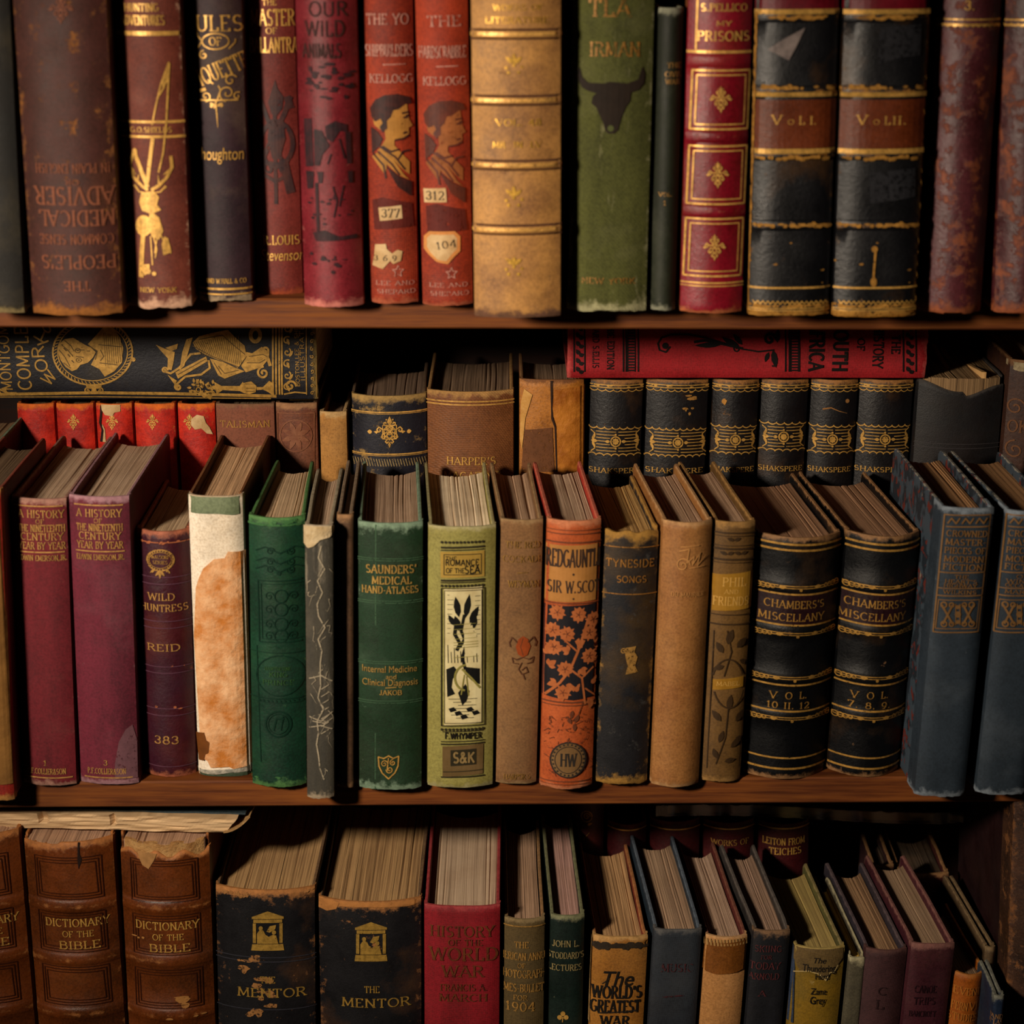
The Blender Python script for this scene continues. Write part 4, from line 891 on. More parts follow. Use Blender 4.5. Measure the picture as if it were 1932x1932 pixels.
def f(d):
    for x in (1083, 1103, 1176, 1181, 1204, 1482, 1489, 1508, 1704, 1728): d.path([(x, 560), (x, 701)], 2.6)
    for x in (1093, 1716):
        for k in range(7): y = 600+k*16; d.leaf(x, y+5, 12, 8, 120); d.leaf(x-1, y+7, 10, 8, 20)
    for x0 in (1184, 1492):
        d.path([(x0, 600), (x0, 701)], 1.6); d.path([(x0+14, 600), (x0+14, 701)], 1.6)
        for k in range(17): d.path([(x0, 612+k*5.4), (x0+14, 612+k*5.4)], 3)
    d.path([(1264, 654), (1256, 664), (1244, 660), (1241, 648), (1248, 637), (1266, 631), (1298, 631), (1330, 637), (1370, 648), (1400, 658), (1430, 663), (1460, 660)], 3); d.disc(1255, 652, 6); d.path([(1310, 645), (1330, 642), (1370, 650), (1400, 657)], 5)
    d.leaf(1360, 650, -50, 10, 2); d.leaf(1396, 656, 40, 12, 150); d.leaf(1400, 650, 26, 10, 130); d.spiral(1390, 658, 7, 2.4, 90, 1.2); d.spiral(1452, 640, 12, 5, 0, 1.3); d.leaf(1458, 660, 34, 12, -80); d.leaf(1466, 646, 26, 10, 85); d.leaf(1450, 664, 20, 8, -110); d.path([(1462, 690), (1456, 690)], 3)
deco(b, f, 'printed_ornament', BKS)
# ================================================================== MIDDLE SHELF, FRONT ROW
PG1 = pages('#aa9078', '#66503c'); PG2 = pages('#b89c7c', '#846a50', 1800); PG3 = pages('#dcc6a8', '#a08464', 1300); PG4 = pages('#a4866c', '#6c5240', 1900); PGD = pages('#80684e', '#3a2818')
mk('M', (918, -190, -72), (1490, -155, -60), top=916, back=772, cov=cover('#182418', '#101810', '#8a9a80', .6), pg=PGD, fray=.001, label='tall dark green book at the far left edge, only its page tops and board show', splay=(0, .004))
b = mk('M', (960, -90, 5), (1512, -58, 27), top=926, d=.15, sag=.004, pw=5, cov=cover('#8a2416', '#6a180e', '#b88a4c', .5, .1), brd=cover('#5a1a18', '#481012', '#a0503a', .4), pg=pages('#5c4a38', '#2a1c14'), fray=.0016, label='red book with tan paper spine cut off by the left edge, standing furthest out')
deco(b, lambda d: d.poly([(-70, 1000), (8, 1000), (22, 1480), (-40, 1480)]), 'paper_label', paper('#80592a', '#6a4820', .8, 40, .4), .0005)
CRM = dict(rough=.6, weave=1)
b = mk('M', (945, 17, 125), (1485, 39, 147), top=942, back=820, sag=.005, cov=cover('#70202a', '#5a1620', '#b08878', .5, .05, .6, 1, 0, .3, 10, 1), pg=PG1, fray=.0014, label='burgundy history volume numbered 1, shaded on its left side', splay=(.003, .003))
def hist(ox, oy, num, cx):
    def f(d):
        d.line(955+oy, 2.6, d.cx(955)-46, d.cx(955)+46); d.t('A HISTORY', cx, 970+oy, 14, 84); d.t('OF', cx-1, 984+oy, 8, 15); d.t('THE NINETEENTH', cx+1, 997+oy, 13, 86); d.t('CENTURY', cx+2, 1013+oy, 13, 78); d.t('YEAR BY YEAR', cx+2, 1030+oy, 13, 86); d.line(1042+oy, 2.6, d.cx(1042)-46, d.cx(1042)+46); d.t('EDWIN EMERSON,JR.', cx+3, 1053+oy, 10, 90)
        c = d.cx(1450); d.t(num, c-5, 1439, 10, 7); d.t('P.F.COLLIER&SON', c-3, 1455, 11, 74); d.line(1467, 2.6, c-45, c+45)
    return f
HG = foil('#b4864a', .35, .42, .25, 'cloth_gilt')
deco(b, hist(0, 0, '1', 76), mat=HG)
b = mk('M', (945, 126, 245), (1482, 150, 263), top=938, back=815, sag=.005, cov=cover('#6c2436', '#541a2a', '#b08890', .5, .05, .6, 1, 0, .3, 10, 1), pg=PG1, fray=.0014, label='burgundy history volume numbered 3, fully lit spine with grey stain near its foot', splay=(.003, .006))
deco(b, hist(0, -2, '3', 186), mat=HG)
deco(b, lambda d: d.poly([(248, 1370), (236, 1378), (224, 1400), (217, 1440), (217, 1470), (258, 1470), (256, 1400)]), 'grey_stain', ink('#68444c', .7, .3), .00025)
b = mk('M', (1010, 250, 357), (1468, 265, 372), top=1004, d=.14, sag=.010, cov=cover('#3a1626', '#48141c', '#b06a4c', .5, .06, .42, 0, 1, .45, 20), pg=pages('#a89072', '#5a4230'), fray=.001, label='short dark plum leather book with gilt crest, left of the peeling white one', drop=.004)
def f(d):
    d.ring(302, 1057, 26, 2.4, 20); d.ring(302, 1057, 21, 1.2, 15)
    for k in range(28): a = k*math.pi/14; d.disc(302+24*math.cos(a), 1057+18*math.sin(a), 1.8)
    d.t('WALDORF', 302, 1051, 6, 34); d.t('SERIES', 302, 1061, 6, 28)
    for s in (-1, 1): d.leaf(302, 1076, 14, 5, -90+s*40); d.leaf(302+s*10, 1074, 12, 5, -90+s*50)
    d.leaf(302, 1076, 16, 5, -90)
deco(b, f, 'gilt_crest', GD)
deco(b, lambda d: [d.t('WILD', 304, 1126, 13, 50), d.t('HUNTRESS', 308, 1147, 13, 88), d.t('REID', 308, 1222, 13, 62), d.t('383', 314, 1396, 15, 46)], 'gilt_lettering', HG)
deco(b, lambda d: [d.line(y, 1.6) for y in (1089, 1102, 1172, 1185, 1258, 1270, 1337, 1350, 1446)], 'blind_rule', ink('#5c3a4a', .4, .1))
deco(b, lambda d: [d.line(1024, 2), d.blobs(1024, 10, 3, None, None, 2), d.blobs(1336, 3, 3), d.blobs(1258, 2, 2)], 'rubbed_band', ink('#a8603c', .8, .4))
b = mk('M', (945, 351, 460), (1466, 373, 473), top=937, back=818, sag=.006, pw=3.5, cov=cover('#e2d6c4', '#cfc0aa', '#a08058', .3, .03, .8), brd=cover('#6a4022', '#52301a', '#8a5a30', .5, .1), pg=pages('#c09a74', '#5e4430', 1100, 1.3), fray=.0014, label='white spined book with peeling orange paper, its brown boards bare', splay=(0, .003))
deco(b, lambda d: d.poly([(345, 930), (475, 930), (475, 968), (440, 972), (410, 969), (345, 969)]), 'green_headband', cover('#727c60', '#5e6a50', '#b0a890', .3, .05), .0004)
deco(b, lambda d: d.poly([(376, 1090), (384, 1072), (404, 1054), (424, 1052), (430, 1040), (462, 1042), (474, 1200), (480, 1446), (440, 1450), (432, 1446), (398, 1448), (392, 1436), (380, 1430), (372, 1300), (366, 1200), (370, 1110)]), 'peeling_paper', paper('#b8702f', '#e2b488', .8, 42, 1.0), .0007)
deco(b, lambda d: d.poly([(371, 1384), (386, 1382), (390, 1396), (396, 1400), (394, 1420), (388, 1424), (386, 1436), (376, 1436)]), 'bare_patch', ink('#6e3e14', .6, 0), .001)
deco(b, lambda d: [d.poly([(360, 1454), (478, 1448), (478, 1458), (440, 1456), (410, 1460), (360, 1458)])], 'frayed_cloth', paper('#b8b0a0', '#7a7a70', .9, 200, .5), .0009)
deco(b, lambda d: d.poly([(360, 1459), (410, 1461), (440, 1457), (478, 1459), (478, 1480), (360, 1480)]), 'green_footband', cover('#4a5a48', '#3a4838', '#90907c', .3, .05), .0008)
GRN = cover('#0f4630', '#0a3022', '#5c8a50', .5, .05, .5, 0, 1, .4, 10)
b = mk('M', (985, 464, 579), (1488, 475, 578), top=978, back=866, sag=.008, cov=GRN, pg=PG2, fray=.0016, yaw=.02, label='bright emerald green book blind stamped with dark panels', splay=(-.006, -.004))
DKG = ink('#07241a', .5, .08, '#0a2c1e')
def f(d):
    c = 528
    d.frame(486, 1096, 578, 1212, 2.4, -3); d.frame(492, 1102, 572, 1206, 1.2, -3)
    for y in (1125, 1150, 1178, 1200): d.ring(530, y, 12, 2.2); d.spiral(508, y, 9, 1.8, 0); d.spiral(553, y, 9, 1.8, 180, sgn=-1)
    d.ring(528, 1275, 45, 2.2, 38); d.ring(525, 1366, 24, 3.4); d.ring(525, 1366, 19, 1.2)
    d.path([(516, 1378), (522, 1354)], 3); d.path([(520, 1356), (536, 1356)], 3); d.path([(530, 1378), (534, 1352)], 2)
    for y in (1040, 1060, 1075): d.path([(482, y), (500, y-8), (528, y+4), (556, y-8), (576, y)], 2.4); d.spiral(510, y, 8, 2, 0); d.spiral(548, y, 8, 2, 180)
    d.disc(526, 1082, 4); d.line(1232, 1.4); d.line(1318, 2); d.line(1326, 1)
    for i in range(12): d.path([(488+i*8, 1321), (491+i*8, 1324)], 2.4)
    d.path([(484, 1220), (492, 1440)], 1.4); d.path([(584, 1220), (586, 1440)], 1.4)
deco(b, f, 'blind_stamping', DKG)
deco(b, lambda d: [d.t('HAWTHORNE', 524, 1262, 7, 50), d.t('KING', 525, 1273, 9, 34), d.t('PRINCE', 525, 1288, 9, 60)], 'worn_lettering', ink('#2c5228', .6, .4))
deco(b, lambda d: [d.line(991, 4), d.blobs(986, 7, 6, None, None, 3), d.blobs(1468, 5, 4, None, None, 4)], 'rubbed_band', ink('#3c6a3c', .7, .45))
b = mk('M', (1000, 574, 628), (1508, 577, 632), top=992, back=880, sag=.003, pw=3, cov=cover('#3c3a34', '#4a463c', '#b8a890', .55, .5, .7, 0, 0, .35, 20, 2, '#8c8474'), brd=cover('#6a6252', '#565044', '#a89c84', .5), pg=PG1, fray=.003, yaw=.03, label='thin grey book with white cracks and torn cream spine head', splay=(.001, .001))
deco(b, lambda d: d.poly([(572, 988), (630, 984), (630, 1004), (620, 1014), (604, 1018), (592, 1030), (582, 1034), (574, 1026)]), 'torn_lining', paper('#c8b490', '#a89068', .9, 90, .9), .0008)
def f(d):
    rr = random.Random(8)
    d.path([(606, 1030)]+[(604+rr.uniform(-7, 9), 1030+k*22) for k in range(1, 21)], 2.4)
    for k in range(22):
        x, y = 582+rr.random()*44, 1060+rr.random()*410; pts = [(x, y)]
        for q in range(4): x += rr.uniform(-8, 8); y += rr.uniform(-4, 14); pts.append((min(628, max(580, x)), y))
        d.path(pts, 1.3, True)
    for x, y, dy in ((584, 1280, -6), (584, 1352, 8), (590, 1360, 4), (584, 1372, -4)): d.path([(x, y), (x+22, y+dy), (626, y-dy)], 2.2)
    for k in range(7): d.path([(606, 1300+k*14), (620, 1292+k*14)], 1.8)
deco(b, f, 'white_cracks', ink('#a89c84', .9, .45))
b = mk('M', (985, 634, 668), (1487, 636, 667), top=972, back=868, sag=.002, pw=4, cov=cover('#5c4430', '#4a3626', '#a07c58', .5, .04), brd=cover('#4a3a2a', '#3c2e22', '#94806a', .5), pg=PG1, fray=.0018, yaw=.03, label='thin plain brown book between the grey cracked one and the dark green one')
b = mk('M', (995, 676, 799), (1492, 677, 798), top=988, back=868, sag=.006, pw=2.6, cov=cover('#1c3a24', '#22321f', '#88a088', .55, .04, .55), pg=pages('#a88c74', '#5a4434', 1500, 1.2), fray=.0022, yaw=.05, label='dark green medical book with gilt shield at its foot', splay=(0, -.001), conc=.012)
deco(b, lambda d: [d.t("SAUNDERS'", 738, 1074, 15, 94, 1.2), d.t('MEDICAL', 739, 1095, 14, 74, 1.2), d.t('HAND-ATLASES', 736, 1113, 13, 106, 1.2), d.t('JAKOB', 737, 1306, 9, 42, 1.2), d.font('Internal Medicine', 735, 1262, 13, 104), d.font('and', 738, 1276, 9, 20), d.font('Clinical Diagnosis', 736, 1287, 13, 106), d.path([(727, 1297), (748, 1296)], 2)], 'gilt_lettering', foil('#b08c48', .4, .45, .2, 'pale_gilt'))
deco(b, lambda d: [d.line(y, 1.6) for y in (1054, 1058, 1134, 1138, 1248, 1252, 1322, 1326)]+[d.path([(709, 990), (708, 1490)], 2)], 'rubbed_rule', ink('#3c5a40', .7, .4))
def f(d):
    d.path([(714, 1428), (724, 1431), (733, 1426), (742, 1431), (752, 1427), (751, 1445), (745, 1458), (733, 1469), (721, 1458), (715, 1445)], 2.6, closed=True); d.path([(733, 1430), (730, 1456)], 2); d.spiral(725, 1441, 7, 1.8, 0); d.spiral(741, 1439, 6, 1.8, 90); d.spiral(735, 1452, 7, 1.8, 180)
deco(b, f, 'gilt_shield', GO)
b = mk('M', (1000, 806, 940), (1488, 808, 930), top=995, back=870, sag=.006, pw=2.8, cov=cover('#928c50', '#867e44', '#b8b088', .35, .03, .6), pg=PG3, fray=.001, yaw=.055, label='olive yellow book with black and cream seaweed picture panel', splay=(.001, 0), conc=.012)
deco(b, lambda d: d.poly([(838, 1110), (910, 1107), (908, 1365), (838, 1368)]), 'cream_panel', paper('#d8cc9c', '#c0b080', .8, 60, .1), .00028)
deco(b, lambda d: d.poly([(831, 1041), (914, 1040), (914, 1089), (832, 1090)]), 'tan_panel', paper('#a88a40', '#987a34', .7, 60, .1), .00028)
deco(b, lambda d: d.poly([(835, 1408), (912, 1405), (911, 1462), (835, 1465)]), 'brown_panel', paper('#6a5434', '#5c4828', .7, 60, .1), .00028)
BN = ink('#2c2614', .7, .05)
def f(d):
    for y, w in ((1033, 4), (1038, 2), (1095, 4), (1099, 2), (1399, 2), (1404, 3), (1466, 3)): d.path([(832, y), (914, y-1)], w)
    for y in (1023, 1105, 1376):
        for i in range(12): d.disc(834+i*7, y, 2.6)
    d.frame(833, 1110, 914, 1369, 2, 0); d.frame(839, 1114, 909, 1364, 1.4, 0); d.frame(838, 1046, 908, 1084, 1.6); d.path([(835, 1380), (911, 1379)], 2)
    d.poly([(850, 1415), (899, 1413), (899, 1443), (850, 1445)]); d.path([(836, 1456), (911, 1454)], 2)
deco(b, f, 'printed_border', BN, .0004)
deco(b, lambda d: [d.t('THE', 851, 1053, 7, 20, 1.2, True), d.t('ROMANCE', 872, 1061, 11, 62, 1.3, True), d.t('OF THE', 859, 1076, 9, 34, 1.2, True), d.t('SEA', 891, 1075, 14, 28, 1.3, True), d.t('F.WHYMPER', 874, 1388, 12, 70, 1.3, True)], 'printed_lettering', ink('#171208', .7, 0), .0005)
deco(b, lambda d: d.t('S&K', 875, 1429, 20, 40, 1.5, True), 'monogram', ink('#8c7448', .7, 0), .0007)
def f(d):
    for x, y, l, w, a in ((866, 1164, 40, 13, 100), (878, 1166, 46, 13, 80), (886, 1176, 36, 13, 62), (858, 1180, 24, 10, 120), (890, 1188, 26, 12, 70), (866, 1190, 30, 14, 105)): d.leaf(x, y, l, w, a)
    d.path([(876, 1160), (870, 1190), (880, 1215), (872, 1240), (878, 1262)], 6); d.path([(860, 1180), (858, 1196), (868, 1214), (862, 1226)], 7); d.path([(890, 1190), (876, 1206), (868, 1220)], 6)
    d.poly([(884, 1200), (894, 1190), (900, 1200), (896, 1222), (886, 1236), (882, 1222)])
    d.poly([(842, 1262), (856, 1256), (864, 1266), (854, 1280), (852, 1296), (858, 1308), (844, 1314)]); d.poly([(880, 1258), (905, 1262), (905, 1292), (890, 1284), (876, 1270)]); d.poly([(864, 1306), (878, 1290), (886, 1304), (880, 1322), (872, 1330)])
    for k in range(10): d.path([(845+k*6, 1216+(k*13) % 20), (846+k*6, 1250)], 1.6)
    for k in range(9): d.path([(844, 1122+k*9), (848+(k*17) % 9, 1122+k*9)], 1); d.path([(896, 1125+k*9), (906, 1125+k*9)], 1)
    for k in range(7): d.path([(846+(k*9) % 20, 1318+k*6), (900-(k*11) % 20, 1318+k*6)], 1.2)
    for k in range(5): d.poly([(846+k*11, 1336+(k % 3)*7), (856+k*11, 1333+(k % 3)*7), (862+k*11, 1340+(k % 3)*7), (850+k*11, 1343+(k % 3)*7)])
deco(b, f, 'printed_seaweed', ink('#0d0d0a', .6, .0), .0004)
def f(d):
    d.path(A(880, 1278, 22, 24, 100, 265, 12), 4); d.path([(872, 1262), (890, 1280), (905, 1298)], 4); d.path([(876, 1272), (870, 1310)], 2.4); d.path([(880, 1275), (884, 1312)], 2.4)
    for k in range(4): d.path([(856, 1178+k*9), (898, 1176+k*9)], 1)
    for y in (1212, 1217, 1222, 1240): d.path([(856, y), (902, y-2)], 1.2)
deco(b, f, 'olive_lines', ink('#8c8440', .7, 0), .00055)
b = mk('M', (990, 942, 1029), (1481, 937, 1011), top=982, back=870, sag=.004, pw=2.6, cov=cover('#8a6844', '#785838', '#b0946c', .3, .02, .75, 1), pg=PG4, fray=.0007, yaw=.055, label='plain beige cloth book with small orange flower ornament', splay=(.002, .001))
deco(b, lambda d: [d.t('THE RED', 986, 1028, 12, 64), d.t('COCKADE', 986, 1055, 12, 72), d.path([(976, 1081), (996, 1080)], 2), d.t('WEYMAN', 988, 1102, 12, 58), d.t("HARPER'S", 975, 1465, 10, 50)], 'gilt_lettering', foil('#a0783c', .45, .4, .5, 'faint_gilt'))
deco(b, lambda d: [d.poly([(987, 1200), (996, 1206), (1001, 1220), (995, 1236), (986, 1240), (977, 1234), (973, 1220), (978, 1206)])], 'orange_flower', ink('#9a4418', .7, 0))
BRL = ink('#5c3822', .7, .05)
def f(d):
    for s in (-1, 1): d.path([(986+s*10, 1212), (986+s*20, 1202), (986+s*25, 1212), (986+s*23, 1220)], 2.4); d.path([(986, 1240), (986+s*12, 1244), (986+s*20, 1240), (986+s*18, 1250), (986+s*8, 1252)], 2)
    d.path([(984, 1250), (978, 1262), (984, 1272), (996, 1268), (992, 1258), (984, 1264)], 2); d.path([(986, 1270), (990, 1282)], 2); d.path([(987, 1204), (982, 1220), (987, 1236)], 1.2)
deco(b, f, 'printed_tendrils', BRL, .0004)
b = mk('M', (990, 1033, 1137), (1491, 1019, 1119), top=984, back=868, sag=.007, cov=cover('#b05c2e', '#9c4a20', '#cf8a64', .5, .06, .6, 0, 0, .35, 40), brd=cover('#a8382a', '#922a1e', '#c87058', .5), pg=PG1, fray=.002, yaw=.06, label='orange book with black floral panel and round monogram seal', splay=(0, 0))
deco(b, lambda d: d.poly([(1026, 1029), (1140, 1029), (1140, 1136), (1022, 1136)]), 'title_panel', paper('#b07a40', '#9c6a32', .6, 50, .1), .00026)
deco(b, lambda d: [d.t('REDGAUNTLET', 1090, 1054, 32, 116, 1.2), d.t('SIR W.SCOTT', 1089, 1108, 22, 110, 1.2), d.disc(1082, 1084, 2.4), d.disc(1082, 1130, 2)], 'panel_lettering', ink('#3c2a20', .7, .1))
deco(b, lambda d: d.poly([(1024, 1144), (1140, 1142), (1136, 1316), (1080, 1321), (1022, 1314)]), 'black_panel', ink('#1c1a20', .6, .0), .00026)
OF_ = ink('#b4683a', .7, .05, '#9a5228')
def f(d):
    d.path([(1030, 1312), (1056, 1288), (1076, 1262), (1090, 1230), (1100, 1200), (1110, 1170)], 5); d.path([(1076, 1262), (1098, 1280), (1104, 1330)], 4); d.path([(1098, 1280), (1120, 1262)], 3.4); d.path([(1090, 1230), (1064, 1206), (1050, 1186)], 3.4); d.path([(1104, 1300), (1122, 1316)], 3)
    for x, y in ((1052, 1156), (1092, 1160), (1070, 1196), (1112, 1196), (1046, 1222), (1066, 1262), (1112, 1240), (1062, 1306), (1120, 1172), (1044, 1190)):
        for k in range(5): d.leaf(x, y, 15, 13, k*72+x*7); d.leaf(x, y, 17, 6, k*72+36+x*7)
        d.disc(x, y, 4)
    for x, y in ((1120, 1290), (1088, 1300), (1126, 1222)): d.disc(x, y, 5); d.leaf(x, y, 12, 6, 60)
    for x, y, a in ((1036, 1258, 40), (1050, 1288, 200), (1088, 1216, 20), (1100, 1218, 150), (1128, 1258, 80), (1096, 1262, 300), (1074, 1228, 160), (1118, 1324, 250), (1036, 1236, 100), (1126, 1200, 260), (1080, 1292, 230)):
        d.leaf(x, y, 18, 10, a); d.leaf(x, y, 13, 8, a+50); d.leaf(x, y, 13, 8, a-50)
deco(b, f, 'printed_flowers', OF_, .00045)
deco(b, lambda d: [d.path([(x, y), (x+7*math.cos(k*1.257+x), y+7*math.sin(k*1.257+x))], 1) for x, y in ((1052, 1156), (1092, 1160), (1070, 1196), (1112, 1196), (1046, 1222), (1066, 1262), (1112, 1240), (1062, 1306), (1120, 1172), (1044, 1190)) for k in range(5)], 'flower_veins', ink('#5c2c1c', .7, 0), .0006)
def f(d):
    for y, w in ((1008, 2), (1024, 3), (1139, 2), (1325, 3), (1331, 2), (1474, 2), (1480, 1.5), (1001, 1.5)): d.line(y, w)
    for x, y, a in ((1080, 1340, -100), (1070, 1352, -60), (1092, 1350, -120), (1084, 1364, -90)): d.leaf(x, y, 16, 8, a)
    d.path([(1100, 1326), (1092, 1348), (1080, 1360)], 2)
    rr = random.Random(2)
    for k in range(90): x, y = 1030+rr.random()*94, 1350+rr.random()*112; d.path([(x, y), (x+rr.uniform(-6, 6), y+rr.uniform(-5, 5)), (x+rr.uniform(-8, 8), y+rr.uniform(-6, 8))], 1)
deco(b, f, 'printed_lines', ink('#6a3a24', .7, .25), .0003)
deco(b, lambda d: d.disc(1072, 1433, 34, None, 26), 'round_seal', paper('#7a5c38', '#6c5030', .7, 60, .1), .0005)
deco(b, lambda d: [d.ring(1072, 1433, 33, 3), d.ring(1072, 1433, 25, 1.6), d.t('HW', 1072, 1433, 24, 30, 1.2)]+[d.disc(1072+29*math.cos(k*.26), 1433+29*math.sin(k*.26), 1.8) for k in range(24)], 'seal_monogram', ink('#2c2622', .7, .05), .0007)
b = mk('M', (1005, 1141, 1246), (1483, 1122, 1223), top=1000, back=892, sag=.006, cov=cover('#1c1c21', '#141418', '#a8803c', .7, .36, .55, 0, 0, .4, 30, 0, '#4c4a48'), pg=pages('#a88450', '#5e4424', 700, 1.5), fray=.003, yaw=.072, label='scuffed charcoal book with yellowed head and dull gilt song title', splay=(.001, 0), torn=lambda x: .002+.001*math.sin(x*400))
deco(b, lambda d: [d.line(1033, 2), d.line(1121, 2), d.t('TYNESIDE', 1190, 1063, 14, 90, 1.2, True), d.t('SONGS', 1192, 1093, 12, 56, 1.2, True)], 'gilt_lettering', foil('#9a6a30', .4, .45, .35, 'worn_gilt2'))
deco(b, lambda d: [d.poly([(1178, 1222), (1200, 1219), (1197, 1230), (1203, 1240), (1198, 1256), (1204, 1268), (1180, 1272), (1184, 1256), (1180, 1240)]), d.spiral(1176, 1228, 6, 2, 0)], 'gilt_emblem', GD)
b = mk('M', (995, 1252, 1347), (1487, 1228, 1322), top=987, back=872, sag=.008, cov=cover('#9c7040', '#8a5c30', '#c0986a', .45, .05, .55, 0, 0, .4, 12), pg=PG4, fray=.001, yaw=.085, label='plain tan book with rounded spine, faint embossed title near its head', splay=(.004, 0))
deco(b, lambda d: [d.spiral(1288, 1066, 14, 2.6, 0, 1.5), d.path([(1282, 1040), (1300, 1036), (1296, 1062), (1310, 1050), (1306, 1066), (1322, 1044), (1316, 1068), (1334, 1050)], 2.6), d.path([(1284, 1032), (1320, 1030)], 2), d.path([(1300, 1072), (1330, 1070)], 2), d.t('DU MAURIER', 1298, 1122, 8, 62)], 'embossed_title', ink('#c08a50', .5, .2))
b = mk('M', (995, 1350, 1427), (1477, 1322, 1399), top=986, back=868, sag=.005, pw=2.6, cov=cover('#6c5028', '#58401f', '#a8824c', .5, .08, .6), pg=PG4, fray=.0014, yaw=.085, label='brown book with gold title label and dark stamped foliage', splay=(.002, 0))
deco(b, lambda d: d.poly([(1346, 1084), (1424, 1080), (1420, 1150), (1340, 1153)]), 'gold_label', paper('#a07628', '#8c641e', .5, 40, .1), .0003)
deco(b, lambda d: d.poly([(1346, 1282), (1404, 1278), (1403, 1298), (1345, 1302)]), 'gold_label', paper('#a07628', '#8c641e', .5, 40, .1), .0003)
DKB = ink('#3a2814', .6, .15)
def f(d):
    d.t('PHIL', 1386, 1098, 16, 44); d.t('AND', 1380, 1116, 8, 26); d.t('FRIENDS', 1380, 1134, 16, 66); d.t('MABEL', 1374, 1290, 8, 44)
deco(b, f, 'label_lettering', ink('#c89a4c', .5, .1), .0005)
def f(d):
    for y, w in ((1006, 3), (1012, 1.5), (1030, 1.5), (1036, 4), (1056, 4), (1062, 1.5), (1160, 2), (1178, 3)): d.line(y, w)
    for x, y in ((1385, 1020), (1372, 1046), (1398, 1046)): d.leaf(x, y, 14, 7, 20); d.leaf(x, y, 14, 7, 160)
    for x, y, l, w, a in ((1372, 1215, 30, 14, 70), (1390, 1222, 26, 14, 40), (1364, 1232, 24, 12, 120), (1396, 1246, 20, 10, -30), (1366, 1256, 22, 10, 200), (1374, 1340, 30, 12, 80), (1360, 1360, 26, 12, 130), (1388, 1362, 26, 12, 50), (1356, 1400, 24, 10, 70), (1378, 1410, 30, 12, 40), (1366, 1436, 22, 10, 10), (1388, 1392, 22, 10, -20), (1352, 1430, 20, 10, 110)): d.leaf(x, y, l, w, a)
    d.path([(1372, 1190), (1380, 1230), (1366, 1276)], 2.4); d.path(A(1376, 1290, 30, 46, 20, 160, 10), 3); d.path(A(1374, 1290, 30, 46, 200, 340, 10), 3); d.path([(1374, 1334), (1368, 1390), (1350, 1440)], 2.4); d.path([(1348, 1190), (1334, 1450)], 2); d.path([(1416, 1190), (1396, 1450)], 2)
deco(b, f, 'stamped_foliage', DKB)
BLC = cover('#0e0f12', '#0b0c0f', '#a88058', .4, .03, .42, 0, 1, .24, 12)
MAR = cover('#2c141a', '#220e14', '#5a2a2a', .2, 0, .4)
for (a_, b_, tp, bk_, cx1, cx2, num, ox, lab) in (((1025, 1429, 1594), (1473, 1404, 1558), 1016, 890, 1502, 1488, '10 II. 12', 0, 'thick black leather miscellany marked VOL 10 11 12'), ((1025, 1599, 1742), (1469, 1563, 1700), 1014, 888, 1657, 1642, '7. 8. 9.', 158, 'thick black leather miscellany marked VOL 7 8 9')):
    b = mk('M', a_, b_, top=tp, back=bk_, sag=.016, pw=2.1, cov=BLC, pg=pages('#8c6a50', '#5a3e2c', 2200, .7), fray=.0008, label=lab, bands=[(y, .0010, .0042) for y in (1109, 1194, 1280, 1354)], splay=(.001, .0), conc=.012, fan=(.5, .8), yaw=.085)
    def f(d):
        z0, z1 = bk_z(b, d.cx(1124), 1124), bk_z(b, d.cx(1178), 1178); d.q([(-b.w/2, z1), (b.w/2, z1), (b.w/2, z0), (-b.w/2, z0)])
    deco(b, f, 'maroon_label', MAR, .0003)
    def f(d):
        for y in (1028, 1039, 1450): d.line(y, 4)
        for y in (1122, 1180, 1293, 1342, 1430): d.line(y, 3.4)
        for y in (1106, 1110, 1194, 1198, 1277, 1281, 1353, 1357): d.line(y, 1.6)
        for y in (1108, 1196, 1279, 1355):
            c = d.cx(y); hw = b.w/2/b.px
            for s in (-1, 1):
                for k in range(4): d.ring(c+s*(hw*.92-k*8), y, 5-k*.6, 2)
                d.leaf(c+s*(hw*.92-34), y, 14, 7, 180 if s > 0 else 0)
            d.disc(c, y+5, 3)
    deco(b, f, 'gilt_bands', foil('#b0843e', .4, .4, .2, 'band_gilt'), .0005)
    VG = foil('#a07636', .45, .45, .2, 'dim_gilt')
    deco(b, lambda d: [d.t("CHAMBERS'S", cx1, 1141, 14, 112), d.t('MISCELLANY', cx1-5, 1165, 14, 122)], 'title_lettering', VG, .0006)
    deco(b, lambda d: [d.t('V', cx2-28, 1312, 13, 12), d.t('O', cx2, 1312, 13, 12), d.t('L.', cx2+28, 1312, 13, 14), d.t(num, cx2, 1331, 12, 80)], 'gilt_lettering', foil('#a07636', .45, .45, .2, 'dim_gilt'), .0006)
BLU = cover('#303b46', '#28333d', '#8c96a0', .5, .05, .65, 1, 0, .3, 10)
